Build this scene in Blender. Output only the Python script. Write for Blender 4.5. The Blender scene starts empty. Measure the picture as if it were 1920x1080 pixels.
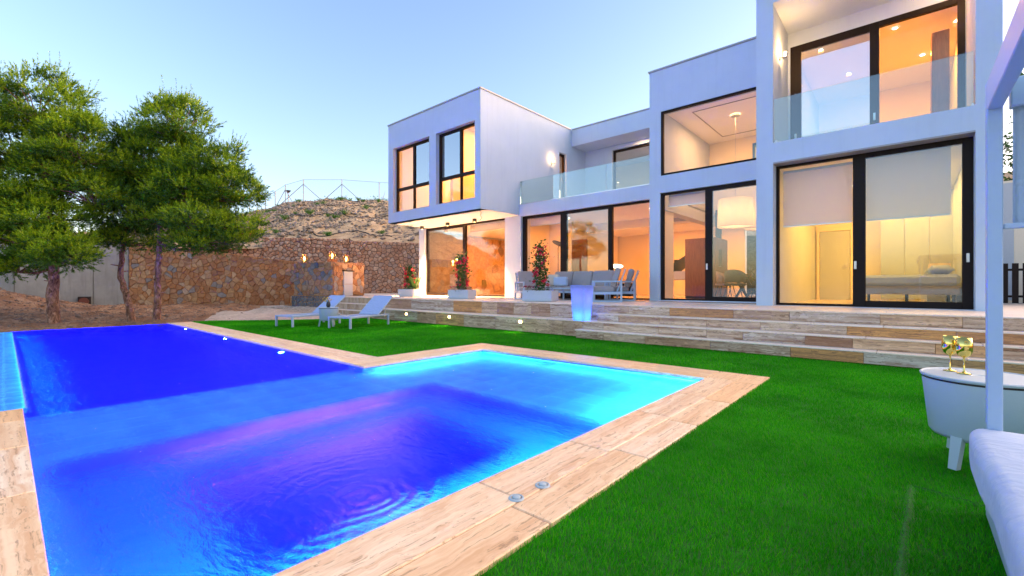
import bpy, math, random
import numpy as np
from mathutils import Vector, Matrix

random.seed(7)
rng = np.random.default_rng(11)
R = math.radians
scene = bpy.context.scene
col = scene.collection

# ------------------------------------------------------------------ camera
cam_data = bpy.data.cameras.new('camera')
cam = bpy.data.objects.new('camera', cam_data)
col.objects.link(cam)
scene.camera = cam
cam.location = (0, 0, 1.1)
YAW = math.atan(740 / 840.0)
cam.rotation_euler = (R(90), 0, YAW)
cam_data.sensor_width = 36
cam_data.lens = 840 / 1920 * 36
cam_data.shift_y = -3 / 1920
cam_data.clip_start = 0.05
cam_data.clip_end = 20000

# ------------------------------------------------------------------ world and sun
SUN_EL, SUN_AZ = R(6.0), R(36)          # azimuth clockwise from +Y
world = bpy.data.worlds.new('World')
scene.world = world
world.use_nodes = True
wn, wl = world.node_tree.nodes, world.node_tree.links
bg = wn['Background']
sky = wn.new('ShaderNodeTexSky')
sky.sky_type = 'NISHITA'
sky.sun_disc = False
sky.sun_elevation = SUN_EL
sky.sun_rotation = SUN_AZ
sky.air_density = 1.0
sky.dust_density = 1.5
sky.ozone_density = 1.9
hs = wn.new('ShaderNodeHueSaturation')
hs.inputs['Saturation'].default_value = 1.04
wl.new(sky.outputs[0], hs.inputs['Color'])
tint = wn.new('ShaderNodeMix'); tint.data_type = 'RGBA'; tint.blend_type = 'MULTIPLY'; tint.inputs[0].default_value = 1
tint.inputs[7].default_value = (1.10, .94, 1.04, 1)
wl.new(hs.outputs[0], tint.inputs[6]); wl.new(tint.outputs[2], bg.inputs['Color'])
bg.inputs['Strength'].default_value = 0.15
sun_data = bpy.data.lights.new('sun', 'SUN')
sun_data.energy = 0.75
sun_data.angle = R(65)
sun_data.color = (1.0, 0.70, 0.48)
sun = bpy.data.objects.new('sun', sun_data)
col.objects.link(sun)
sd = Vector((math.sin(SUN_AZ) * math.cos(R(42)), math.cos(SUN_AZ) * math.cos(R(42)), math.sin(R(42))))
sun.rotation_euler = sd.to_track_quat('Z', 'Y').to_euler()
sun.location = (0, 0, 30)
scene.view_settings.view_transform = 'Standard'
scene.view_settings.look = 'None'
scene.view_settings.exposure = 2.35
scene.view_settings.gamma = 1.0
scene.view_settings.use_curve_mapping = False
scene.cycles.use_denoising = True
scene.cycles.max_bounces = 8
scene.cycles.transparent_max_bounces = 16
scene.cycles.sample_clamp_indirect = 6.0
scene.cycles.blur_glossy = 0.0

# ------------------------------------------------------------------ helpers
class MB:
    """collects shapes, links them as one mesh object"""
    def __init__(s):
        s.v = []; s.f = []; s.m = []; s.mi = 0
    def add(s, vs, fs):
        o = len(s.v)
        s.v.extend(tuple(p) for p in vs)
        s.f.extend(tuple(i + o for i in f) for f in fs)
        s.m.extend([s.mi] * len(fs))
        return s
    def box(s, x0, x1, y0, y1, z0, z1, c=0.0, M=None):
        if x1 < x0: x0, x1 = x1, x0
        if y1 < y0: y0, y1 = y1, y0
        if z1 < z0: z0, z1 = z1, z0
        if c <= 0:
            vs = [(x0,y0,z0),(x1,y0,z0),(x1,y1,z0),(x0,y1,z0),(x0,y0,z1),(x1,y0,z1),(x1,y1,z1),(x0,y1,z1)]
            fs = [(0,3,2,1),(4,5,6,7),(0,1,5,4),(1,2,6,5),(2,3,7,6),(3,0,4,7)]
        else:
            c = min(c, (x1-x0)/2.01, (y1-y0)/2.01, (z1-z0)/2.01)
            cx, cy, cz = (x0+x1)/2, (y0+y1)/2, (z0+z1)/2
            hx, hy, hz = (x1-x0)/2, (y1-y0)/2, (z1-z0)/2
            vs = []; idx = {}
            for sx in (-1,1):
                for sy in (-1,1):
                    for sz in (-1,1):
                        for ax in range(3):
                            p = [cx+sx*(hx-(0 if ax==0 else c)), cy+sy*(hy-(0 if ax==1 else c)), cz+sz*(hz-(0 if ax==2 else c))]
                            idx[(sx,sy,sz,ax)] = len(vs); vs.append(tuple(p))
            fs = []
            for sx in (-1,1):
                q = [idx[(sx,-1,-1,0)],idx[(sx,1,-1,0)],idx[(sx,1,1,0)],idx[(sx,-1,1,0)]]
                fs.append(tuple(q if sx>0 else q[::-1]))
                q = [idx[(-1,sx,-1,1)],idx[(-1,sx,1,1)],idx[(1,sx,1,1)],idx[(1,sx,-1,1)]]
                fs.append(tuple(q if sx>0 else q[::-1]))
                q = [idx[(-1,-1,sx,2)],idx[(1,-1,sx,2)],idx[(1,1,sx,2)],idx[(-1,1,sx,2)]]
                fs.append(tuple(q if sx>0 else q[::-1]))
            for a in (-1,1):
                for b in (-1,1):
                    e = [((-1,a,b,1),(1,a,b,1),(1,a,b,2),(-1,a,b,2)), ((a,-1,b,0),(a,1,b,0),(a,1,b,2),(a,-1,b,2)), ((a,b,-1,0),(a,b,1,0),(a,b,1,1),(a,b,-1,1))]
                    for k, q in enumerate(e):
                        q = [idx[t] for t in q]
                        n = (Vector(vs[q[1]])-Vector(vs[q[0]])).cross(Vector(vs[q[2]])-Vector(vs[q[1]]))
                        ctr = sum((Vector(vs[i]) for i in q), Vector())/4 - Vector((cx,cy,cz))
                        fs.append(tuple(q if n.dot(ctr) > 0 else q[::-1]))
                    for d in (-1,1):
                        q = [idx[(a,b,d,0)],idx[(a,b,d,1)],idx[(a,b,d,2)]]
                        n = (Vector(vs[q[1]])-Vector(vs[q[0]])).cross(Vector(vs[q[2]])-Vector(vs[q[1]]))
                        ctr = sum((Vector(vs[i]) for i in q), Vector())/3 - Vector((cx,cy,cz))
                        fs.append(tuple(q if n.dot(ctr) > 0 else q[::-1]))
        if M is not None: vs = [tuple(M @ Vector(p)) for p in vs]
        return s.add(vs, fs)
    def bar(s, a, b, w, h=None, c=0.0):
        """rectangular bar from a to b, w wide, h high"""
        h = h or w
        a, b = Vector(a), Vector(b); d = b - a; L = d.length
        x = d.normalized()
        up = Vector((0,0,1)) if abs(x.z) < .95 else Vector((0,1,0))
        y = up.cross(x).normalized(); z = x.cross(y)
        M = Matrix((x, y, z)).transposed().to_4x4(); M.translation = a
        return s.box(0, L, -w/2, w/2, -h/2, h/2, c, M)
    def tube(s, pts, rad, n=8, cap=True):
        pts = [Vector(p) for p in pts]
        if not hasattr(rad, '__len__'): rad = [rad]*len(pts)
        vs = []; fs = []; up = None
        for i, p in enumerate(pts):
            t = (pts[min(i+1,len(pts)-1)] - pts[max(i-1,0)]).normalized()
            if up is None: up = Vector((0,0,1)) if abs(t.z) < .9 else Vector((1,0,0))
            a = up.cross(t)
            if a.length < 1e-4: a = Vector((1,0,0)).cross(t)
            a.normalize(); b = t.cross(a); up = b
            for k in range(n):
                an = 2*math.pi*k/n
                vs.append(p + (a*math.cos(an) + b*math.sin(an))*rad[i])
        for i in range(len(pts)-1):
            for k in range(n):
                fs.append((i*n+k, i*n+(k+1)%n, (i+1)*n+(k+1)%n, (i+1)*n+k))
        if cap:
            fs.append(tuple(range(n))[::-1]); fs.append(tuple(range((len(pts)-1)*n, len(pts)*n)))
        return s.add(vs, fs)
    def lathe(s, prof, n=24, c=(0,0,0), sx=1, sy=1):
        vs = []; fs = []; m = len(prof)
        for k in range(n):
            a = 2*math.pi*k/n
            for r, z in prof: vs.append((c[0]+sx*r*math.cos(a), c[1]+sy*r*math.sin(a), c[2]+z))
        for k in range(n):
            for i in range(m-1):
                a, b = k*m+i, ((k+1)%n)*m+i
                fs.append((a, b, b+1, a+1))
        return s.add(vs, fs)
    def prism(s, poly, z0, z1):
        n = len(poly)
        vs = [(x,y,z0) for x,y in poly] + [(x,y,z1) for x,y in poly]
        fs = [tuple(range(n))[::-1], tuple(range(n,2*n))] + [(i,(i+1)%n,n+(i+1)%n,n+i) for i in range(n)]
        return s.add(vs, fs)
    def build(s, name, mat, parent=None, smooth=False, world=True, loc=None):
        me = bpy.data.meshes.new(name)
        v = s.v
        off = Vector((0,0,0))
        if loc is not None: off = Vector(loc)
        elif parent is not None and world: off = origin(parent)
        if off.length > 0: v = [(p[0]-off.x, p[1]-off.y, p[2]-off.z) for p in v]
        me.from_pydata(v, [], s.f)
        mats = mat if isinstance(mat, (list, tuple)) else [mat]
        for m in mats: me.materials.append(m)
        if len(mats) > 1: me.polygons.foreach_set('material_index', s.m)
        if smooth: me.polygons.foreach_set('use_smooth', [True]*len(me.polygons))
        me.update()
        o = bpy.data.objects.new(name, me); col.objects.link(o)
        if parent is not None:
            o.parent = parent
            if loc is not None: o.location = off - origin(parent)
        elif loc is not None: o.location = off
        return o

def origin(o):
    p = Vector((0,0,0))
    while o is not None:
        p = p + o.location; o = o.parent
    return p

def tag(o, label=None, cat=None, group=None, kind=None):
    if label: o['label'] = label
    if cat: o['category'] = cat
    if group: o['group'] = group
    if kind: o['kind'] = kind
    return o

def thing(name, loc, label, cat, group=None, rz=0):
    o = bpy.data.objects.new(name, None); col.objects.link(o)
    o.location = loc; o.rotation_euler = (0, 0, rz); o.empty_display_size = .2
    return tag(o, label, cat, group)

def copy_tree(o, parent=None, loc=None, rz=None, label=None):
    c = o.copy(); col.objects.link(c)
    if parent is not None: c.parent = parent
    if loc is not None: c.location = loc
    if rz is not None: c.rotation_euler = (0,0,rz)
    if label: c['label'] = label
    for ch in [x for x in list(o.children)]: copy_tree(ch, c)
    return c

def piece(mesh, name, parent, loc, rot=(0,0,0), sc=(1,1,1)):
    o = bpy.data.objects.new(name, mesh); col.objects.link(o)
    o.parent = parent; o.location = Vector(loc) - (origin(parent) if parent else Vector())
    o.rotation_euler = rot; o.scale = sc
    return o

def mesh_np(name, V, F, mat, parent=None, smooth=False):
    """V (n,3) array, F (m,k) array of equal faces"""
    me = bpy.data.meshes.new(name)
    V = np.asarray(V, dtype=np.float32); F = np.asarray(F, dtype=np.int32); k = F.shape[1]
    me.vertices.add(len(V)); me.vertices.foreach_set('co', V.ravel())
    me.loops.add(F.size); me.loops.foreach_set('vertex_index', F.ravel())
    me.polygons.add(len(F)); me.polygons.foreach_set('loop_start', np.arange(0, F.size, k, dtype=np.int32))
    me.polygons.foreach_set('loop_total', np.full(len(F), k, dtype=np.int32))
    if smooth: me.polygons.foreach_set('use_smooth', np.ones(len(F), dtype=bool))
    me.update(calc_edges=True)
    me.materials.append(mat)
    o = bpy.data.objects.new(name, me); col.objects.link(o)
    if parent: o.parent = parent
    return o

# ------------------------------------------------------------------ materials
class NT:
    def __init__(s, name):
        s.m = bpy.data.materials.new(name); s.m.use_nodes = True
        s.n = s.m.node_tree.nodes; s.l = s.m.node_tree.links
        s.b = s.n['Principled BSDF']; s.out = s.n['Material Output']
    def new(s, t, **kw):
        x = s.n.new(t)
        for k, v in kw.items():
            if k in x.inputs: x.inputs[k].default_value = v
            else: setattr(x, k, v)
        return x
    def link(s, a, b): s.l.new(a, b)
    def coords(s, scale=(1,1,1), random_off=0.0, kind='Object'):
        tc = s.new('ShaderNodeTexCoord'); mp = s.new('ShaderNodeMapping')
        mp.inputs['Scale'].default_value = scale
        src = tc.outputs[kind]
        if random_off:
            oi = s.new('ShaderNodeObjectInfo'); mu = s.new('ShaderNodeMath', operation='MULTIPLY')
            mu.inputs[1].default_value = random_off
            s.link(oi.outputs['Random'], mu.inputs[0])
            va = s.new('ShaderNodeVectorMath', operation='ADD')
            s.link(src, va.inputs[0]); s.link(mu.outputs[0], va.inputs[1]); src = va.outputs[0]
        s.link(src, mp.inputs['Vector'])
        return mp.outputs[0]
    def noise(s, vec, scale=5, detail=6, rough=.6, dist=0):
        n = s.new('ShaderNodeTexNoise'); n.inputs['Scale'].default_value = scale
        n.inputs['Detail'].default_value = detail; n.inputs['Roughness'].default_value = rough; n.inputs['Distortion'].default_value = dist
        if vec is not None: s.link(vec, n.inputs['Vector'])
        return n.outputs['Fac']
    def ramp(s, fac, stops):
        r = s.new('ShaderNodeValToRGB'); e = r.color_ramp.elements
        while len(e) < len(stops): e.new(.5)
        for i, (p, c) in enumerate(stops):
            e[i].position = p; e[i].color = (*c, 1) if len(c) == 3 else c
        s.link(fac, r.inputs[0]); return r.outputs[0]
    def mix(s, fac, a, b, mode='MIX'):
        m = s.new('ShaderNodeMix', data_type='RGBA', blend_type=mode)
        for sock, v in ((m.inputs[0], fac), (m.inputs[6], a), (m.inputs[7], b)):
            if hasattr(v, 'is_output') or isinstance(v, bpy.types.NodeSocket): s.link(v, sock)
            elif isinstance(v, (int, float)): sock.default_value = v
            else: sock.default_value = (*v, 1)
        return m.outputs[2]
    def bump(s, h, strength=.3, dist=.01):
        b = s.new('ShaderNodeBump'); b.inputs['Strength'].default_value = strength; b.inputs['Distance'].default_value = dist
        s.link(h, b.inputs['Height']); s.link(b.outputs[0], s.b.inputs['Normal']); return b
    def setc(s, c):
        if isinstance(c, bpy.types.NodeSocket): s.link(c, s.b.inputs['Base Color'])
        else: s.b.inputs['Base Color'].default_value = (*c, 1)
        return s

def plain(name, c, rough=.5, metal=0, var=.06, bumps=0.0, scale=30, coat=0):
    t = NT(name)
    v = t.coords(random_off=31)
    n = t.noise(v, scale, 4)
    a = tuple(x*(1-var) for x in c); b = tuple(min(1, x*(1+var)) for x in c)
    t.setc(t.ramp(n, [(.3, a), (.7, b)]))
    t.b.inputs['Roughness'].default_value = rough; t.b.inputs['Metallic'].default_value = metal
    if bumps: t.bump(n, bumps, .004)
    return t.m

def translucent(name, c, mixf=.6):
    t = NT(name)
    tr = t.new('ShaderNodeBsdfTranslucent'); tr.inputs['Color'].default_value = (*c, 1)
    df = t.new('ShaderNodeBsdfDiffuse'); df.inputs['Color'].default_value = (*c, 1)
    n = t.noise(t.coords(), 40, 3)
    cr = t.ramp(n, [(.3, tuple(x*.85 for x in c)), (.7, c)])
    t.link(cr, tr.inputs[0]); t.link(cr, df.inputs[0])
    mx = t.new('ShaderNodeMixShader'); mx.inputs[0].default_value = mixf
    t.link(df.outputs[0], mx.inputs[1]); t.link(tr.outputs[0], mx.inputs[2]); t.link(mx.outputs[0], t.out.inputs[0])
    return t.m

def emit(name, c, s):
    t = NT(name); e = t.new('ShaderNodeEmission'); e.inputs[0].default_value = (*c, 1); e.inputs[1].default_value = s
    t.link(e.outputs[0], t.out.inputs[0]); return t.m

def glass(name, tint, base, fk, rough=0.0):
    t = NT(name)
    tr = t.new('ShaderNodeBsdfTransparent'); tr.inputs[0].default_value = (*tint, 1)
    gl = t.new('ShaderNodeBsdfGlossy'); gl.inputs['Color'].default_value = (1,1,1,1); gl.inputs['Roughness'].default_value = rough
    fr = t.new('ShaderNodeFresnel'); fr.inputs[0].default_value = 1.5
    ma = t.new('ShaderNodeMath', operation='MULTIPLY_ADD'); ma.inputs[1].default_value = fk; ma.inputs[2].default_value = base; ma.use_clamp = True
    t.link(fr.outputs[0], ma.inputs[0])
    mx = t.new('ShaderNodeMixShader')
    t.link(ma.outputs[0], mx.inputs[0]); t.link(tr.outputs[0], mx.inputs[1]); t.link(gl.outputs[0], mx.inputs[2]); t.link(mx.outputs[0], t.out.inputs[0])
    return t.m

M = {}
def mat_stucco():
    t = NT('white_stucco'); v = t.coords()
    n = t.noise(v, 90, 8, .7); big = t.noise(v, .8, 4)
    c = t.mix(t.ramp(big, [(.3,(0,0,0)),(.7,(1,1,1))]), (.48,.56,.65), (.54,.61,.70))  # dusk blue mixed into the base colour of the white wall
    st = t.noise(t.coords((5,5,.3)), 1.6, 5, .65)
    c = t.mix(t.ramp(st, [(.52,(0,0,0)),(.72,(.20,.20,.20))]), c, (.40,.45,.52))
    t.setc(c); t.b.inputs['Roughness'].default_value = .85
    t.bump(n, .5, .006); return t.m
M['stucco'] = mat_stucco()
M['inner'] = plain('interior_paint', (.85,.75,.58), .8, var=.02, bumps=.05)
M['ceil'] = plain('ceiling_paint', (.85,.83,.8), .85, var=.01)
M['trim'] = plain('grey_coping_metal', (.32,.31,.31), .5, .3)
M['frame'] = plain('dark_bronze_frame', (.012,.006,.004), .6, 0, var=.2, bumps=.02)
M['frame'].node_tree.nodes['Principled BSDF'].inputs['Specular IOR Level'].default_value = .2
M['steel'] = plain('brushed_steel', (.55,.55,.55), .3, .9)
M['white_metal'] = plain('white_powder_coat', (.36,.47,.60), .35, 0, var=.02)  # white coat, blued in its colour as dusk light would
M['black'] = plain('black_plastic', (.015,.015,.015), .4)
M['wood'] = None
def mat_wood(name, a, b, rough=.4):
    t = NT(name); v = t.coords((9,9,.9), 13)
    n = t.noise(v, 3, 8, .65, 1.2)
    t.setc(t.ramp(n, [(.25,a),(.7,b)])); t.b.inputs['Roughness'].default_value = rough; t.bump(n, .1, .002); return t.m
M['wood'] = mat_wood('walnut_veneer', (.10,.035,.014), (.26,.10,.04))
M['rust'] = mat_wood('corten_cladding', (.13,.05,.025), (.24,.09,.04), .6)
def mat_floor():
    t = NT('interior_floor_tile'); v = t.coords()
    n = t.noise(v, 2, 5)
    t.setc(t.ramp(n, [(.3,(.55,.46,.38)),(.7,(.66,.58,.5))])); t.b.inputs['Roughness'].default_value = .18; return t.m
M['floor'] = mat_floor()
M['pane'] = glass('window_glass', (.97,.98,.98), .005, .13)
M['pane_slide'] = glass('coated_window_glass', (.78,.84,.86), .05, .55)
M['pane_mirror'] = glass('solar_mirror_glass', (.70,.76,.82), .30, .8)
M['rail_glass'] = glass('balustrade_glass', (.83,.93,.91), .05, .8)

def mat_travertine(name, ramp_rand, streak, contrast=1.0, rough=.45):
    t = NT(name)
    v = t.coords((.55, 15, 15), 57)
    w = t.noise(t.coords((1.6,2.5,2.5), 57), 1.4, 3)
    va = t.new('ShaderNodeVectorMath', operation='ADD'); t.link(v, va.inputs[0])
    vm = t.new('ShaderNodeVectorMath', operation='SCALE'); vm.inputs['Scale'].default_value = 2.2
    t.link(w, vm.inputs[0]); t.link(vm.outputs[0], va.inputs[1])
    n1 = t.noise(va.outputs[0], 1.0, 9, .72, .4)
    n2 = t.noise(va.outputs[0], 3.2, 6, .7)
    oi = t.new('ShaderNodeObjectInfo')
    base = t.ramp(oi.outputs['Random'], ramp_rand)
    f1 = t.ramp(n1, [(.40,(0,0,0)),(.62,(contrast,)*3)])
    c = t.mix(f1, base, streak)
    f2 = t.ramp(n2, [(.56,(0,0,0)),(.64,(.85,.85,.85)),(.70,(0,0,0))])
    c = t.mix(f2, c, tuple(x*.5 for x in streak))
    pit = t.noise(t.coords((20,60,60), 57), 1.0, 3)
    c = t.mix(t.ramp(pit, [(.70,(0,0,0)),(.76,(.5,.5,.5))]), c, tuple(x*.35 for x in streak))
    t.setc(c); t.b.inputs['Roughness'].default_value = rough
    t.bump(n1, .15, .003)
    return t.m
M['trav'] = mat_travertine('travertine_coping', [(0,(.90,.66,.38)),(.35,(.92,.74,.50)),(.6,(.88,.58,.29)),(.8,(.90,.68,.42)),(1,(.92,.78,.56))], (.66,.36,.15), .75, .38)
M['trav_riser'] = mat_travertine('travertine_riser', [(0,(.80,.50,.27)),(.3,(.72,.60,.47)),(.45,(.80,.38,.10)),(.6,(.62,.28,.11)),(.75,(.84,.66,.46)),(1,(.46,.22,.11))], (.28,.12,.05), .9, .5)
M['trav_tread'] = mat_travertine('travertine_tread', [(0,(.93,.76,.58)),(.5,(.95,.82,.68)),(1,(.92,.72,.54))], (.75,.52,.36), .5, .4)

def mat_stone(name, stops, rough=.85, nscale=7, bump=.6):
    t = NT(name); v = t.coords(random_off=91)
    n = t.noise(v, nscale, 8, .7); n2 = t.noise(v, nscale*4, 5, .7)
    oi = t.new('ShaderNodeObjectInfo')
    base = t.ramp(oi.outputs['Random'], stops)
    c = t.mix(t.ramp(n, [(.3,(0,0,0)),(.7,(1,1,1))]), t.mix(1.0, base, (.62,.55,.5), 'MULTIPLY'), base)
    c = t.mix(t.ramp(n2, [(.5,(0,0,0)),(.75,(.5,.5,.5))]), c, t.mix(1.0, base, (1.35,1.3,1.2), 'MULTIPLY'))
    t.setc(c); t.b.inputs['Roughness'].default_value = rough; t.bump(n, bump, .03); return t.m
M['stone'] = mat_stone('ochre_rubble_stone', [(0,(.42,.19,.08)),(.22,(.58,.29,.12)),(.42,(.44,.22,.11)),(.6,(.64,.40,.20)),(.78,(.48,.27,.15)),(.88,(.70,.48,.28)),(.95,(.32,.29,.27)),(1,(.38,.37,.38))])
M['stone_blue'] = mat_stone('mixed_slate_stone', [(0,(.50,.25,.12)),(.4,(.58,.36,.20)),(.62,(.44,.31,.22)),(.76,(.26,.26,.28)),(.9,(.36,.34,.34)),(1,(.15,.18,.24))])
M['stone_slate'] = mat_stone('blue_grey_slate', [(0,(.16,.18,.21)),(.4,(.24,.25,.27)),(.8,(.13,.16,.21)),(1,(.30,.28,.25))])
M['gabion'] = mat_stone('gabion_limestone', [(0,(.66,.38,.22)),(.3,(.54,.29,.17)),(.55,(.70,.46,.30)),(.8,(.50,.36,.28)),(1,(.76,.56,.40))])
M['inner_stone'] = mat_stone('interior_stone', [(0,(.55,.38,.2)),(.4,(.5,.33,.17)),(.75,(.58,.42,.25)),(.9,(.3,.2,.12)),(1,(.25,.17,.1))])
M['mortar'] = plain('brown_mortar', (.44,.24,.12), .95, var=.3, bumps=.5, scale=12)
M['gap'] = plain('dark_rubble_core', (.035,.026,.022), 1.0, var=.3)
def mat_concrete():
    t = NT('weathered_concrete'); v = t.coords()
    n = t.noise(v, 1.3, 8, .65); n2 = t.noise(t.coords((6,6,.5)), 1, 5)
    c = t.ramp(n, [(.3,(.25,.26,.24)),(.7,(.36,.37,.34))])
    c = t.mix(t.ramp(n2, [(.5,(0,0,0)),(.7,(.45,.45,.45))]), c, (.17,.17,.155))
    t.setc(c); t.b.inputs['Roughness'].default_value = .9; t.bump(n, .3, .01); return t.m
M['concrete'] = mat_concrete()
def mat_dirt(name, a, b, c3, s=1.2):
    t = NT(name); v = t.coords()
    n = t.noise(v, s, 10, .68, .3); n2 = t.noise(v, s*9, 8, .7); n3 = t.noise(v, s*.25, 3)
    c = t.ramp(n, [(.32,a),(.5,b),(.66,c3)])
    c = t.mix(t.ramp(n2, [(.42,(.55,.55,.55)),(.6,(0,0,0))]), c, tuple(x*.45 for x in a))
    c = t.mix(t.ramp(n3, [(.4,(0,0,0)),(.65,(.5,.5,.5))]), c, tuple(x*1.15 for x in b))
    t.setc(c); t.b.inputs['Roughness'].default_value = .97; t.bump(n2, 1.0, .09); return t.m
M['hill'] = mat_dirt('dry_hill_earth', (.36,.22,.11), (.62,.42,.22), (.80,.60,.38), 1.5)
M['dirt'] = mat_dirt('needle_covered_dirt', (.20,.09,.04), (.38,.20,.10), (.62,.42,.25), 1.6)
M['rockpath'] = mat_dirt('pale_rock', (.50,.38,.28), (.66,.54,.42), (.76,.66,.55), 1.1)
M['trail'] = plain('black_drip_hose', (.03,.028,.026), .7)

def mat_lawn(name, a, b, rough=.6):
    t = NT(name); v = t.coords()
    n = t.noise(v, 60, 4, .7); n2 = t.noise(v, .9, 4, .6)
    c = t.ramp(n, [(.3,a),(.7,b)])
    c = t.mix(t.ramp(n2, [(.35,(0,0,0)),(.7,(.4,.4,.4))]), c, tuple(x*.7 for x in a))
    t.setc(c); t.b.inputs['Roughness'].default_value = rough; t.bump(n, .8, .01); return t.m
M['lawn'] = mat_lawn('artificial_turf_backing', (.008,.08,.002), (.02,.2,.003), .9)
def mat_blade():
    t = NT('turf_blade'); geo = t.new('ShaderNodeNewGeometry')
    c0 = t.ramp(geo.outputs['Random Per Island'], [(0,(.016,.26,.001)),(.45,(.035,.44,.002)),(.8,(.07,.55,.003)),(1,(.18,.56,.008))])
    n2 = t.noise(t.coords(), .8, 4, .6)
    c = t.mix(t.ramp(n2, [(.35,(0,0,0)),(.65,(.8,.8,.8))]), c0, (.010,.20,.002))
    n3 = t.noise(t.coords((1,1.6,1)), 3.1, 4, .65); c = t.mix(t.ramp(n3, [(.5,(0,0,0)),(.68,(.5,.5,.5))]), c, (.07,.42,.02))
    tr = t.new('ShaderNodeBsdfTranslucent'); t.link(c, tr.inputs[0])
    t.setc(c); t.b.inputs['Roughness'].default_value = .6; t.b.inputs['Specular IOR Level'].default_value = .08
    mx = t.new('ShaderNodeMixShader'); mx.inputs[0].default_value = .25
    t.link(t.b.outputs[0], mx.inputs[1]); t.link(tr.outputs[0], mx.inputs[2]); t.link(mx.outputs[0], t.out.inputs[0])
    return t.m
M['blade'] = mat_blade()
def mat_leaf(name, stops, trans=.3, rough=.5, patch=None):
    t = NT(name); geo = t.new('ShaderNodeNewGeometry')
    c = t.ramp(geo.outputs['Random Per Island'], stops)
    if patch:
        n = t.noise(t.coords(), 1.1, 3, .6)
        c = t.mix(t.ramp(n, [(.42,(0,0,0)),(.62,(.75,.75,.75))]), c, patch)
    tr = t.new('ShaderNodeBsdfTranslucent'); t.link(c, tr.inputs[0])
    t.setc(c); t.b.inputs['Roughness'].default_value = rough; t.b.inputs['Specular IOR Level'].default_value = .3
    mx = t.new('ShaderNodeMixShader'); mx.inputs[0].default_value = trans
    t.link(t.b.outputs[0], mx.inputs[1]); t.link(tr.outputs[0], mx.inputs[2]); t.link(mx.outputs[0], t.out.inputs[0])
    return t.m
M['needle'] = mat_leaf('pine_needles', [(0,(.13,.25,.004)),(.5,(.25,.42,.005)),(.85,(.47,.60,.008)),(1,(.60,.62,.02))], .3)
M['needle_shaded'] = mat_leaf('shaded_pine_needles', [(0,(.035,.10,.004)),(.6,(.07,.17,.006)),(1,(.13,.25,.01))], .25)
M['leaf'] = mat_leaf('green_leaves', [(0,(.02,.07,.015)),(.6,(.045,.14,.03)),(1,(.12,.22,.06))], .3)
M['leaf_pale'] = mat_leaf('pale_trailing_leaves', [(0,(.10,.14,.07)),(.5,(.25,.27,.18)),(.8,(.55,.52,.42)),(1,(.3,.05,.09))], .3)
M['petal_red'] = mat_leaf('red_petals', [(0,(.45,.01,.03)),(.6,(.70,.03,.07)),(1,(.85,.12,.16))], .3)
M['petal_wine'] = mat_leaf('wine_petals', [(0,(.18,.01,.04)),(1,(.4,.05,.12))], .3)
def mat_bark():
    t = NT('pine_bark'); v = t.coords((1,1,.45))
    n = t.noise(v, 14, 8, .7, .8)
    t.setc(t.ramp(n, [(.35,(.06,.026,.016)),(.52,(.28,.14,.08)),(.7,(.60,.38,.26))]))
    t.b.inputs['Roughness'].default_value = .95; t.bump(n, .9, .03); return t.m
M['bark'] = mat_bark()
def mat_fabric(name, c, rough=.9, s=220):
    t = NT(name); v = t.coords()
    n = t.noise(v, s, 2); n2 = t.noise(v, 4, 4)
    cc = t.mix(t.ramp(n2, [(.3,(0,0,0)),(.7,(1,1,1))]), tuple(x*.93 for x in c), c)
    t.setc(cc); t.b.inputs['Roughness'].default_value = rough; t.b.inputs['Sheen Weight'].default_value = .15
    w_ = t.noise(t.coords((1.3,2.6,2)), 2.6, 4, .55, 2.2); b0 = t.bump(w_, .45, .04)
    b1 = t.bump(n2, .25, .03); t.link(b0.outputs[0], b1.inputs['Normal'])
    b2 = t.new('ShaderNodeBump'); b2.inputs['Strength'].default_value = .2; b2.inputs['Distance'].default_value = .002
    t.link(n, b2.inputs['Height']); t.link(b1.outputs[0], b2.inputs['Normal']); t.link(b2.outputs[0], t.b.inputs['Normal'])
    return t.m
M['fab_white'] = mat_fabric('white_canvas', (.44,.54,.68))  # canvas is white; the blue of dusk is in its colour
M['fab_grey'] = mat_fabric('taupe_grey_fabric', (.36,.32,.31))
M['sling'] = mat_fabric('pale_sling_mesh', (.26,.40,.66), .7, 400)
M['plastic'] = plain('white_moulded_plastic', (.36,.46,.50), .5, var=.02, bumps=.15, scale=160)  # white plastic with some dusk-light blue put into it
M['gold'] = plain('polished_gold', (.85,.62,.16), .12, 1.0, var=.03)
M['planter'] = plain('white_fibrecement', (.48,.53,.58), .6, var=.03, bumps=.05)
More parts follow.
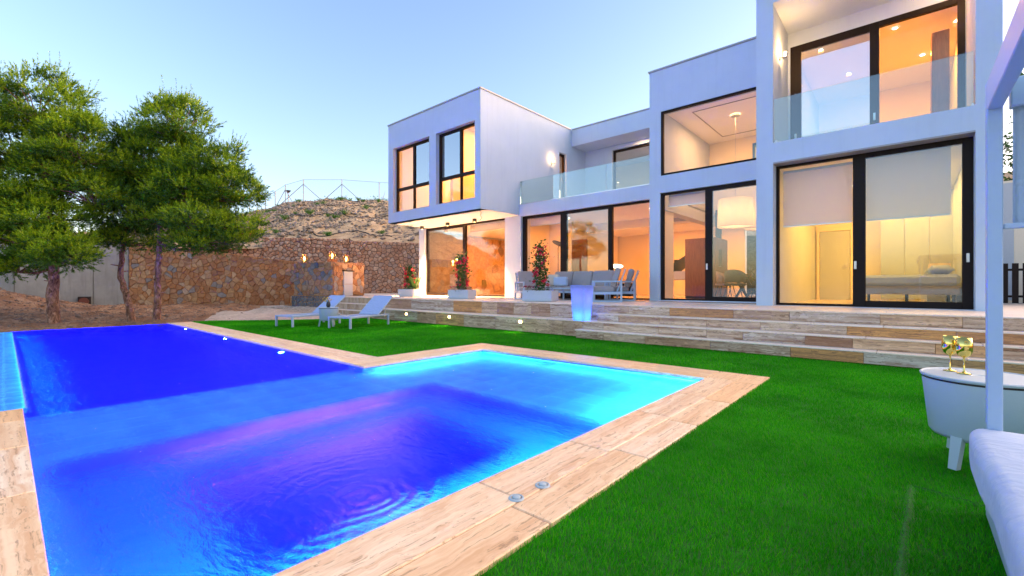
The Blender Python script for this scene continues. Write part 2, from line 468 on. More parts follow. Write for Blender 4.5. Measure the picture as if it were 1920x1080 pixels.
# ------------------------------------------------------------------ pool
XN, XNO = -1.82, -1.24       # near side: inner and outer line of the coping
YT, YTO = 5.56, 6.15         # far side of the wide part
XL, XLO = -5.60, -6.20
YF, YFO = 3.27, 3.87         # long arm of the pool
XE = -16.75                  # infinity edge
YS = 0.15
WZ = -0.03
def mat_mosaic(name, stops):
    t = NT(name); v = t.coords()
    mp = t.new('ShaderNodeVectorMath', operation='SCALE'); mp.inputs['Scale'].default_value = 1/.05
    t.link(v, mp.inputs[0])
    fl = t.new('ShaderNodeVectorMath', operation='FLOOR'); t.link(mp.outputs[0], fl.inputs[0])
    wn_ = t.new('ShaderNodeTexWhiteNoise'); t.link(fl.outputs[0], wn_.inputs[0])
    c = t.ramp(wn_.outputs[0], stops)
    big = t.new('ShaderNodeTexBrick'); big.inputs['Scale'].default_value = 1; big.inputs['Brick Width'].default_value = .33; big.inputs['Row Height'].default_value = .33; big.inputs['Mortar Size'].default_value = .012; big.offset = 0; big.inputs['Color1'].default_value = (1,1,1,1); big.inputs['Color2'].default_value = (.72,.76,.8,1); big.inputs['Mortar'].default_value = (1.6,1.5,1.3,1); t.link(v, big.inputs['Vector'])
    c = t.mix(1.0, c, big.outputs['Color'], 'MULTIPLY')
    fr = t.new('ShaderNodeVectorMath', operation='FRACTION'); t.link(mp.outputs[0], fr.inputs[0])
    t.setc(c); t.b.inputs['Roughness'].default_value = .35; return t.m
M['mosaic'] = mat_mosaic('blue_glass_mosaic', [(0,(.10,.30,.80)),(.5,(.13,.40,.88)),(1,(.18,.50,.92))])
M['mosaic_lightened'] = mat_mosaic('lightened_glass_mosaic', [(0,(.07,.50,.86)),(.5,(.10,.60,.92)),(1,(.16,.70,.95))])  # lightens shelf and bench by tile colour, in place of light
M['mosaic_spa'] = mat_mosaic('spa_mosaic', [(0,(.10,.13,.70)),(.5,(.14,.18,.78)),(1,(.18,.22,.85))])  # shade of the spa faces in the tile colour, reddened for violet light
M['mosaic_darkened'] = mat_mosaic('darkened_blue_mosaic', [(0,(.02,.08,.72)),(.5,(.03,.12,.80)),(1,(.05,.16,.86))])  # darkens risers, pit walls and deep arm by colour, in place of shade
sh = MB()
def flr(x0,x1,y0,y1,z): sh.add([(x0,y0,z),(x1,y0,z),(x1,y1,z),(x0,y1,z)], [(0,1,2,3)])
def wal(x0,y0,x1,y1,z0,z1): sh.add([(x0,y0,z0),(x1,y1,z0),(x1,y1,z1),(x0,y0,z1)], [(0,1,2,3)])
ZD, ZS, ZB, ZP = -1.75, -.36, -.82, -1.35
SX0, SX1, SY0, SY1 = -4.45, XN, .20, 3.55          # spa bench
PX0, PX1, PY0, PY1 = -4.02, -2.52, .82, 3.0        # spa pit
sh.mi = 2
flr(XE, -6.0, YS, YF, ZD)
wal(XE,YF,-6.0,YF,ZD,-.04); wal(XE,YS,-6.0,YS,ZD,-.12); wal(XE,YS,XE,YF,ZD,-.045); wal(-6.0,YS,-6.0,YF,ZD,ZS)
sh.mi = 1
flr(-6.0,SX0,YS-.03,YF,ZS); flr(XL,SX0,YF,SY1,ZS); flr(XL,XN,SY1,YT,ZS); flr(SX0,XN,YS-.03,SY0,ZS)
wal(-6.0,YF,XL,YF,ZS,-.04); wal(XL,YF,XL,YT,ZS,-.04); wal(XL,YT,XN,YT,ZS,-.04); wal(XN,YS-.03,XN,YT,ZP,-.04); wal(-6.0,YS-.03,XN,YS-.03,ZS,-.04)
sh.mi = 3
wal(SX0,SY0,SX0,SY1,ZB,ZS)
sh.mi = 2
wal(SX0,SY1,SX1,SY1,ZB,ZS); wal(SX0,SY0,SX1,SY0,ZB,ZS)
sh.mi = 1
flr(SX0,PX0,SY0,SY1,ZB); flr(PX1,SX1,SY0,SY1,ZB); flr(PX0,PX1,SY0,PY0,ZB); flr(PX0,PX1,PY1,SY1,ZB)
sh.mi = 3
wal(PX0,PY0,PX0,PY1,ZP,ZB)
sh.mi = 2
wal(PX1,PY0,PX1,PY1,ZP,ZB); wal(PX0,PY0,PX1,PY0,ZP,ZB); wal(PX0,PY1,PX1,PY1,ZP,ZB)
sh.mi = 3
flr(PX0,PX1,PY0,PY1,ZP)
# wet ledge along the southern infinity edge and the outer faces
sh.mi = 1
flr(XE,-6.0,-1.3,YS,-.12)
pool = tag(sh.build('pool_basin', [M['mosaic'],M['mosaic_lightened'],M['mosaic_darkened'],M['mosaic_spa']]), 'blue mosaic swimming pool basin with spa pit', kind='structure')
ow = MB(); ow.box(XE-.25, XE-.004, -1.5, YF+.6, -1.9, -.05); ow.box(XE, -5.9, -1.5, -1.31, -1.9, -.05)
ow.build('overflow_wall', M['mosaic'], pool, world=True)

def mat_water():
    t = NT('pool_water')
    v = t.coords()
    n1 = t.noise(t.coords((1.1,2.9,1)), 4.2, 5, .6, .6)
    n2 = t.noise(t.coords((1.6,3.0,1)), 15, 4, .6, .5)
    big = t.noise(t.coords((.35,.5,1)), 1.4, 3)
    # ripples spreading from the spa jets
    def ring(cx, cy, k, fall, nd):
        sb = t.new('ShaderNodeVectorMath', operation='DISTANCE'); sb.inputs[1].default_value = (cx, cy, 0)
        wob = t.new('ShaderNodeVectorMath', operation='ADD'); ns = t.new('ShaderNodeTexNoise'); ns.inputs['Scale'].default_value = 2.5
        t.link(v, ns.inputs['Vector']); sc = t.new('ShaderNodeVectorMath', operation='SCALE'); sc.inputs['Scale'].default_value = nd
        t.link(ns.outputs['Color'], sc.inputs[0]); t.link(v, wob.inputs[0]); t.link(sc.outputs[0], wob.inputs[1])
        fz = t.new('ShaderNodeVectorMath', operation='MULTIPLY'); fz.inputs[1].default_value = (1,1,0); t.link(wob.outputs[0], fz.inputs[0])
        t.link(fz.outputs[0], sb.inputs[0])
        m1 = t.new('ShaderNodeMath', operation='MULTIPLY'); m1.inputs[1].default_value = k; t.link(sb.outputs['Value'], m1.inputs[0])
        si = t.new('ShaderNodeMath', operation='SINE'); t.link(m1.outputs[0], si.inputs[0])
        m2 = t.new('ShaderNodeMath', operation='MULTIPLY'); m2.inputs[1].default_value = -fall; t.link(sb.outputs['Value'], m2.inputs[0])
        ex = t.new('ShaderNodeMath', operation='EXPONENT'); t.link(m2.outputs[0], ex.inputs[0])
        m3 = t.new('ShaderNodeMath', operation='MULTIPLY'); t.link(si.outputs[0], m3.inputs[0]); t.link(ex.outputs[0], m3.inputs[1])
        return m3.outputs[0]
    r1 = ring(-2.07, 1.47, 70, 2.6, .36)
    def madd(a, k, b):
        m = t.new('ShaderNodeMath', operation='MULTIPLY_ADD'); m.inputs[1].default_value = k; t.link(a, m.inputs[0])
        if b is None: m.inputs[2].default_value = 0
        else: t.link(b, m.inputs[2])
        return m.outputs[0]
    n3 = t.noise(t.coords((1.5,2.4,1)), 42, 3)
    h = madd(n1, 1.0, None); h = madd(n2, .32, h); h = madd(n3, .13, h) 
    mb = t.new('ShaderNodeMath', operation='MULTIPLY'); t.link(h, mb.inputs[0]); 
    bb = t.ramp(big, [(.3,(.55,.55,.55)),(.7,(1,1,1))]); t.link(bb, mb.inputs[1])
    h = madd(r1, .18, mb.outputs[0])
    bp = t.new('ShaderNodeBump'); bp.inputs['Strength'].default_value = 1.0; bp.inputs['Distance'].default_value = .065
    t.link(h, bp.inputs['Height'])
    rf = t.new('ShaderNodeBsdfRefraction'); rf.inputs['IOR'].default_value = 1.33; rf.inputs['Roughness'].default_value = 0
    gl = t.new('ShaderNodeBsdfGlossy'); gl.inputs['Roughness'].default_value = .03; gl.inputs['Color'].default_value = (1,1,1,1)
    fr = t.new('ShaderNodeFresnel'); fr.inputs[0].default_value = 1.33
    bp2 = t.new('ShaderNodeBump'); bp2.inputs['Strength'].default_value = 1.0; bp2.inputs['Distance'].default_value = .026; t.link(h, bp2.inputs['Height'])
    t.link(bp2.outputs[0], rf.inputs['Normal']); t.link(bp.outputs[0], gl.inputs['Normal']); t.link(bp.outputs[0], fr.inputs['Normal'])
    ma = t.new('ShaderNodeMath', operation='MULTIPLY'); ma.inputs[1].default_value = .27; t.link(fr.outputs[0], ma.inputs[0])
    mx = t.new('ShaderNodeMixShader'); t.link(ma.outputs[0], mx.inputs[0]); t.link(rf.outputs[0], mx.inputs[1]); t.link(gl.outputs[0], mx.inputs[2])
    t.link(mx.outputs[0], t.out.inputs['Surface'])
    ab = t.new('ShaderNodeVolumeAbsorption'); ab.inputs['Color'].default_value = (.60,.76,1.0,1); ab.inputs['Density'].default_value = 2.4
    t.link(ab.outputs[0], t.out.inputs['Volume'])
    return t.m
M['water'] = mat_water()
wb = MB()
E_ = .012
wpoly = [(XE+.001, -1.29), (-5.99, -1.29), (-5.99, YS-.03-E_), (XN+E_, YS-.03-E_), (XN+E_, YT+E_), (XL-E_, YT+E_), (XL-E_, YF+E_), (XE+.001, YF+E_)]
wb.prism(wpoly, -2.05, WZ)
tag(wb.build('pool_water', M['water']), 'rippled blue pool water', kind='structure')

# coping: travertine planks as single pieces
coping = thing('pool_coping', (0,0,0), None, None); coping['kind'] = 'structure'
def tile_mesh(name, L, W, T, mat, c=.006):
    m = MB(); m.box(-L/2+.003, L/2-.003, -W/2+.003, W/2-.003, -T, 0, c)
    o = m.build(name, mat); me = o.data; bpy.data.objects.remove(o); return me
_tiles = {}
def tile(L, W, T, mat, c=.006):
    k = (round(L,3), round(W,3), T, mat)
    if k not in _tiles: _tiles[k] = tile_mesh('coping_tile', L, W, T, M[mat], c)
    return _tiles[k]
def coping_run(x0, y0, x1, y1, rows, mat='trav', lens=(1.2,.9,1.2,1.05), seed=0):
    """rows: list of (offset from the line to the left, width); the line runs from 0 to 1"""
    d = Vector((x1-x0, y1-y0, 0)); L = d.length; u = d/L; nrm = Vector((-u.y, u.x, 0)); ang = math.atan2(u.y, u.x)
    r = random.Random(seed)
    for k, (off, w) in enumerate(rows):
        p = 0; first = True
        while p < L-.01:
            l = lens[r.randrange(len(lens))]
            if first: l *= (.5 + .5*r.random()); first = False
            l = round(min(l, L-p), 3)
            if L-p-l < .15: l = round(L-p, 3)
            c = Vector((x0,y0,0)) + u*(p+l/2) + nrm*(off+w/2)
            piece(tile(l, w, .035, mat), 'coping_tile', coping, (c.x, c.y, r.uniform(-.0012,.0006)), (0,0,ang + (math.pi if r.random()<.5 else 0)))
            p += l
coping_run(XN, -1.2, XN, YTO, [(-.33,.33),(-.58,.25)], seed=3)                   # near side
coping_run(XN, YT, XL-.0, YT, [(-.32,.32),(-.59,.27)], seed=5)
coping_run(XL, YTO, XL, YF, [(-.0-.33+.66-.66,.33)], seed=6) if False else None
coping_run(XLO, YTO, XLO, YF, [(0,.27),(.27,.33)], seed=6)
coping_run(XLO, YFO, XE, YFO, [(0,.3),(.3,.3)], seed=8)
coping_run(-6.0, YS-.03-.6, XN, YS-.03-.6, [(0,.3),(.3,.3)], seed=18)
cb = MB()   # concrete bed under the planks
cb.box(XN+.01, XNO-.02, -1.2, YTO-.02, -.3, -.0365); cb.box(XL, XN+.01, YT+.015, YTO-.02, -.3, -.0365)
cb.box(XLO+.02, XL-.015, YF+.6, YTO-.02, -.3, -.0365); cb.box(XE+.02, XLO+.02, YF+.015, YFO-.02, -.3, -.0365); cb.box(-5.99, XN, -1.2, YS-.045, -.5, -.0365)
cb.build('coping_bed', M['mosaic'], coping)

# ------------------------------------------------------------------ lawn
lawn_poly = [(XE-.1,YFO),(-16.9,4.4),(-15.3,6.3),(-14.1,8.42),(-5.35,8.42),(-5.35,8.16),(5.0,8.16),(5.0,-4),(XNO,-4),(XNO,YTO),(XLO,YTO),(XLO,YFO)]
lb = MB(); lb.prism(lawn_poly, -.25, -.022)
lawn = tag(lb.build('lawn', M['lawn']), kind='structure')
def in_poly(px, py, poly):
    ins = np.zeros(px.shape, bool); n = len(poly); j = n-1
    for i in range(n):
        xi, yi = poly[i]; xj, yj = poly[j]
        if yi != yj:
            c = ((yi > py) != (yj > py)) & (px < (xj-xi)*(py-yi)/(yj-yi)+xi)
            ins ^= c
        j = i
    return ins
def make_grass():
    P = []
    def scatter(n, x0, x1, y0, y1, hmin, hmax, w):
        x = rng.uniform(x0,x1,n); y = rng.uniform(y0,y1,n)
        k = in_poly(x, y, lawn_poly) 
        # only keep what the camera region can reasonably see: in front of it
        d = x*-math.sin(YAW) + y*math.cos(YAW); l = x*math.cos(YAW)+y*math.sin(YAW)
        k &= (d > .9) & (np.abs(l) < d*1.3+.6)
        x, y = x[k], y[k]; P.append((x, y, rng.uniform(hmin,hmax,len(x)), np.full(len(x), w)))
    scatter(420000, XNO, 4.2, .6, 4.4, .014, .027, .0030)
    scatter(230000, XNO, 4.8, 4.4, 8.2, .016, .028, .0045)
    scatter(170000, -9.5, XNO, 3.8, 8.5, .02, .034, .006)
    scatter(110000, -17, -9.5, 3.8, 8.5, .02, .034, .009)
    x = np.concatenate([p[0] for p in P]); y = np.concatenate([p[1] for p in P]); h = np.concatenate([p[2] for p in P]); w = np.concatenate([p[3] for p in P])
    n = len(x); a = rng.uniform(0, 2*np.pi, n); b = rng.uniform(0, 2*np.pi, n); lean = rng.uniform(.1, .9, n)*h
    # a slight nap direction, as turf has after being brushed
    nap = .5*np.sin(x*.9+np.sin(y*1.3))
    dx = np.cos(a)*w/2; dy = np.sin(a)*w/2
    tx = np.cos(b)*lean + nap*h*.5; ty = np.sin(b)*lean + .3*h
    V = np.empty((n,4,3)); z0 = -.024
    V[:,0] = np.stack([x-dx, y-dy, np.full(n,z0)],1); V[:,1] = np.stack([x+dx, y+dy, np.full(n,z0)],1)
    V[:,2] = np.stack([x+dx*.5+tx, y+dy*.5+ty, z0+h],1); V[:,3] = np.stack([x-dx*.5+tx, y-dy*.5+ty, z0+h],1)
    F = np.arange(n*4).reshape(n,4)
    g = mesh_np('grass', V.reshape(-1,3), F, M['blade'])
    return tag(g, 'dense green artificial grass blades of the lawn', 'grass', kind='stuff')
make_grass()
# the joint of two turf rolls in the foreground
sm = MB()
def ridge(a, b, w=.035, h=.014, n=26):
    a, b = Vector(a), Vector(b); d = (b-a); u = d.normalized(); nn = Vector((-u.y,u.x,0)); vs=[]; fs=[]
    for i in range(n):
        p = a + d*i/(n-1) + nn*random.uniform(-.004,.004); hh = h*random.uniform(.7,1.2)
        vs += [p-nn*w, p+Vector((0,0,hh)), p+nn*w]
    for i in range(n-1):
        fs += [(i*3,i*3+3,i*3+4,i*3+1),(i*3+1,i*3+4,i*3+5,i*3+2)]
    sm.add(vs, fs)
ridge((.02,3.35,-.018),(-.02,2.2,-.018),.022,.016); ridge((.02,3.35,-.018),(.3,3.28,-.018),.018,.014)
s_ = sm.build('turf_seam', plain('turf_seam_green', (.012,.13,.006), .9, var=.6, bumps=.6, scale=80)); s_.parent = lawn

# ------------------------------------------------------------------ terrace and steps
TZ = .69
terrace = thing('terrace', (0,0,0), None, None); terrace['kind'] = 'structure'
_rt = {}
def riser_mesh(L, Hh, mat):
    k = (round(L,3), round(Hh,3), mat)
    if k not in _rt:
        m = MB(); m.box(-L/2+.002, L/2-.002, -.012, .012, -Hh/2+.0015, Hh/2-.0015, .003); o = m.build('riser_tile', M[mat]); _rt[k] = o.data; bpy.data.objects.remove(o)
    return _rt[k]
def riser_run(x0, x1, Y, z0, z1, lens=(.9,.9,.6,1.2), seed=0):
    r = random.Random(seed); p = x0; first = True
    while p < x1-.01:
        l = r.choice(lens)
        if first: l *= r.uniform(.4,1); first = False
        l = round(min(l, x1-p), 3)
        if x1-p-l < .2: l = round(x1-p, 3)
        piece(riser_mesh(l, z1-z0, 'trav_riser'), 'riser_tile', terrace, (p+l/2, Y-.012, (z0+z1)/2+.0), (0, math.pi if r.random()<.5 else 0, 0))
        p += l
def tread_run(x0, x1, Y0, Y1, z, lens=(1.2,.9), seed=0):
    r = random.Random(seed); p = x0; first = True
    while p < x1-.01:
        l = r.choice(lens)
        if first: l *= r.uniform(.5,1); first = False
        l = round(min(l, x1-p), 3)
        if x1-p-l < .2: l = round(x1-p, 3)
        w = Y1-Y0
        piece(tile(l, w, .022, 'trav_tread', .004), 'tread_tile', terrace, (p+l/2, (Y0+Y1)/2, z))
        p += l
XR = 5.2
core = MB()
core.box(-14.2, XR, 8.402, 9.2, -.1, .32); core.box(-5.33, XR, 8.152, 8.402, -.1, .152); core.box(-5.1, XR, 8.652, 9.2, .32, .482)
# terrace body
core.prism([(-14.2,8.952),(XR,8.952),(XR,26),(-24.5,26),(-24.5,10.9),(-17.8,10.9),(-17.8,8.952)], -.1, .667)
core.build('terrace_body', M['mortar'], terrace)
# risers: the lowest step and the third one exist only on the right
riser_run(-5.33, XR, 8.15, 0, .153, seed=1)
riser_run(-14.2, XR, 8.40, .0, .323, seed=2) if False else None
riser_run(-14.2, -5.33, 8.40, 0, .323, (1.2,.9,1.2), seed=2)
riser_run(-5.33, XR, 8.40, .175, .323, seed=4)
riser_run(-5.1, XR, 8.65, .345, .483, seed=5)
riser_run(-14.2, -5.1, 8.95, .345, .668, (1.2,.9,.6), seed=9)
riser_run(-5.1, XR, 8.95, .505, .668, seed=10)
tread_run(-5.36, XR, 8.115, 8.40, .175, seed=11)
tread_run(-14.23, XR, 8.365, 8.66, .345, seed=12)
tread_run(-14.23, -5.1, 8.66, 8.95, .345, seed=13)
tread_run(-5.13, XR, 8.615, 8.95, .505, seed=14)
tread_run(-17.83, XR, 8.915, 9.25, TZ, seed=15)
for k in range(3):
    tread_run(-17.8, XR, 9.25+k*.6, 9.85+k*.6, TZ, (1.2,), seed=20+k)
m = MB(); m.box(-24.5, XR, 11.05, 26, .667, TZ-.002); m.build('paving', M['trav_tread'], terrace)
# side steps clad in upright small tiles
m = MB(); m.box(-17.8,-14.2,8.42,8.95,-.1,.21); m.box(-17.8,-14.2,8.68,8.95,.2,.44); m.build('side_step_core', M['mortar'], terrace)
def upright(x0, x1, Y, z0, z1, w=.12, seed=0):
    r = random.Random(seed); p = x0
    while p < x1-.02:
        l = round(min(r.choice((.09,.12,.15)), x1-p), 3)
        piece(riser_mesh(l, z1-z0, 'trav_riser2'), 'riser_tile', terrace, (p+l/2, Y-.012, (z0+z1)/2)); p += l
M['trav_riser2'] = mat_stone('small_travertine_tile', [(0,(.55,.38,.22)),(.4,(.62,.47,.32)),(.7,(.48,.30,.17)),(1,(.66,.53,.4))], .5, 5, .1)
for k, (Y, z0, z1) in enumerate(((8.42,0,.21),(8.68,.23,.44),(8.95,.46,.668))):
    upright(-17.8,-14.24,Y,z0,z1,seed=k)
tread_run(-17.8,-14.23,8.39,8.69,.23, seed=31); tread_run(-17.8,-14.23,8.65,8.95,.46, seed=32)

# ------------------------------------------------------------------ ground, hillside, sea
foot = [(XE-.12,-4.2),(5.3,-4.2),(5.3,26),(-24.3,26),(-24.3,11.2),(-17.6,11.0),(-17.6,8.7),(-14.4,8.7),(-15.6,6.3),(-16.7,4.3)]
def gz(x, y):
    """height of the natural ground"""
    x = np.asarray(x, float); y = np.asarray(y, float)
    z = -.16 + .0*x
    z = z + .34*np.clip((-18 - x)/7, 0, 1) + .10*np.clip((y-3)/6,0,1)
    mound = 1.0*np.exp(-(((x+26)/3.2)**2 + ((y+1.2)/2.4)**2))
    z = z + mound
    z = z - 9*np.clip((-y-4)/30, 0, 1)**1.1 - 26*np.clip((-y-20)/150, 0, 1)
    z = z + .07*np.sin(x*2.1+y*.7)*np.sin(y*1.9-x*.4) + .05*np.sin(x*5.3)*np.sin(y*4.1+x) + .03*np.sin(x*11+y*3)*np.sin(y*9.7)
    return z
def grid(name, xs, ys, zf, mat):
    X, Y = np.meshgrid(xs, ys, indexing='ij'); Z = zf(X, Y)
    nx, ny = len(xs), len(ys)
    V = np.stack([X,Y,Z],-1).reshape(-1,3)
    i = (np.arange(nx-1)[:,None]*ny + np.arange(ny-1)[None,:]).ravel()
    F = np.stack([i, i+ny, i+ny+1, i+1],1)
    return mesh_np(name, V, F, mat, smooth=True)
def zf(X, Y):
    Z = gz(X, Y); ins = in_poly(X, Y, foot); Z[ins] = -2.6
    return Z
xs = np.concatenate([np.linspace(-600,-60,18), np.linspace(-55,-31,16), np.linspace(-30,-14,130), np.linspace(-13,8,30), np.linspace(12,60,12), np.linspace(90,600,14)])
ys = np.concatenate([np.linspace(-900,-60,26), np.linspace(-50,-6,24), np.linspace(-5,12,120), np.linspace(13,40,18), np.linspace(50,500,14)])
tag(grid('ground', xs, ys, zf, M['dirt']), kind='structure')
def mat_sea():
    t = NT('sea_water'); n = t.noise(t.coords((.02,.05,1)), 3, 6)
    t.setc((.015,.05,.10)); t.b.inputs['Roughness'].default_value = .25; t.bump(n, .3, .5); return t.m
m = MB(); m.add([(-9000,-9000,-33),(9000,-9000,-33),(9000,9000,-33),(-9000,9000,-33)], [(0,1,2,3)])
tag(m.build('sea', mat_sea()), kind='structure')
# pale rock shelf beside the lawn
rk = MB()
vs = []; fs = []; nu, nv = 60, 14
for i in range(nu):
    for j in range(nv):
        u, v = i/(nu-1), j/(nv-1)
        a = Vector((-16.95,4.2,0)).lerp(Vector((-14.2,8.75,0)), u); b = Vector((-20.5,5.6,0)).lerp(Vector((-18.6,9.0,0)), u)
        p = a.lerp(b, v)
        z = -.06 + v*.16 + .22*u*v + .05*math.sin(u*19+v*7)*v + .04*math.sin(v*13+u*5)*v + random.uniform(-.012,.012)
        if j == nv-1: z -= .3
        vs.append((p.x,p.y,z))
for i in range(nu-1):
    for j in range(nv-1): fs.append((i*nv+j,(i+1)*nv+j,(i+1)*nv+j+1,i*nv+j+1))
rk.add(vs, fs); tag(rk.build('rock_path', M['rockpath'], smooth=True), kind='structure')

base_c = [(-50,-34,3.0),(-42,-16,3.0),(-34,-6,2.6),(-29.5,2,3.0),(-28.4,6.6,3.1),(-27.9,9.4,3.25),(-27.75,11.7,3.7),(-24.9,14.1,3.8),(-21.8,16.6,3.6),(-17,21.5,3.8),(-6,27.5,3.9),(6,27.6,4.0),(14,20,2.6),(22,16,2.5),(34,12,2.5)]
crest_c = [(-88,-46,15),(-86,-14,13),(-74,2,4.4),(-66,8,6.0),(-60.5,13.6,7.7),(-55,18.2,9.0),(-52.2,20.6,10.2),(-49.6,23.0,10.62),(-44,28,10.55),(-38,34,10.5),(-20,46,10),(6,52,9.6),(22,42,9.6),(36,34,9),(54,26,8)]
def hill_pt(u, t):
    k = min(int(u), len(base_c)-2); f_ = u-k
    b = Vector(base_c[k]).lerp(Vector(base_c[k+1]), f_); c = Vector(crest_c[k]).lerp(Vector(crest_c[k+1]), f_)
    if t <= 1:
        p = b.lerp(c, t); p.z += .8*math.sin(math.pi*t)
    else:
        p = c + (c-b)*(t-1); p.z = c.z - 3.0*(t-1)**1.3*4
    return p
def hill_noise(x, y): return .16*math.sin(x*.9+y*.5)*math.sin(y*1.1-x*.3)+.09*math.sin(x*2.7+1)*math.sin(y*2.3)+.05*math.sin(x*6.1+y*2)*math.sin(y*5.3)
vs = []; fs = []; nu, nv = 520, 90
for i in range(nu):
    u = i/(nu-1)*(len(base_c)-1.001)
    for j in range(nv):
        t = (j/(nv-1))**1.0*1.9
        p = hill_pt(u, t); fade = min(1, t*6)
        p.z += fade*(hill_noise(p.x, p.y) + random.uniform(-.07,.07)*min(1, t*3))
        vs.append(p)
for i in range(nu-1):
    for j in range(nv-1): fs.append((i*nv+j,(i+1)*nv+j,(i+1)*nv+j+1,i*nv+j+1))
hm = MB(); hm.add(vs, fs)
hill = tag(hm.build('hillside', M['hill'], smooth=True), kind='structure')
# loose rocks on the slope
V=[];F=[]
for k in range(6500):
    u = random.uniform(3.5, 8.6); t = random.random()**.8
    p = hill_pt(u, t); p.z += hill_noise(p.x,p.y)
    s = random.uniform(.05,.2)*(1.6 if random.random()<.08 else 1); o = len(V)
    for q in ((1,0,0),(-1,0,0),(0,1,0),(0,-1,0),(0,0,.8),(0,0,-.5)):
        V.append((p.x+q[0]*s*random.uniform(.6,1.2), p.y+q[1]*s*random.uniform(.6,1.2), p.z+q[2]*s*random.uniform(.6,1.1)))
    for a,b,c in ((0,2,4),(2,1,4),(1,3,4),(3,0,4),(2,0,5),(1,2,5),(3,1,5),(0,3,5)): F.append((o+a,o+b,o+c))
tag(mesh_np('rubble', V, F, mat_stone('hill_rubble', [(0,(.3,.24,.18)),(1,(.45,.38,.3))])), 'loose pale rubble scattered over the dry slope', 'rubble', kind='stuff')
# drip hoses laid along the slope
for k, t in enumerate((.08,.3,.52,.74,.93)):
    pts = []
    for i in range(90):
        u = 3.9 + i/89*4.7; p = hill_pt(u, t + .02*math.sin(i*.35+k)); p.z += hill_noise(p.x,p.y)+.05; pts.append(p)
    h_ = MB(); h_.tube(pts, .035, 5)
    tag(h_.build('drip_hose', M['trail']), ['black drip hose lowest on the slope, just above the gabion wall','black drip hose second from the bottom of the slope','black drip hose across the middle of the slope','black drip hose second below the hill crest','black drip hose along the hill crest under the fence'][k], 'hose', 'drip hoses on the slope')
# pine litter and small stones under the trees
V=[];F=[]
for k in range(5200):
    x = random.uniform(-27,-17.1); y = random.uniform(-1.5,8)
    if random.random() < .35 and y > 5: continue
    if x > -16.95-(y-3.9)*.0 and y > 4: continue
    z = float(gz(x,y)); s = random.uniform(.012,.05)*(2.4 if random.random()<.05 else 1); o = len(V)
    for q in ((1,0,0),(-1,0,0),(0,1,0),(0,-1,0),(0,0,.7),(0,0,-.5)):
        V.append((x+q[0]*s*random.uniform(.6,1.4), y+q[1]*s*random.uniform(.6,1.4), z+q[2]*s))
    for a,b,c in ((0,2,4),(2,1,4),(1,3,4),(3,0,4),(2,0,5),(1,2,5),(3,1,5),(0,3,5)): F.append((o+a,o+b,o+c))
tag(mesh_np('gravel', V, F, mat_stone('forest_floor_stones', [(0,(.2,.13,.09)),(1,(.5,.4,.32))])), 'scattered stones and litter below the pines', 'gravel', kind='stuff')

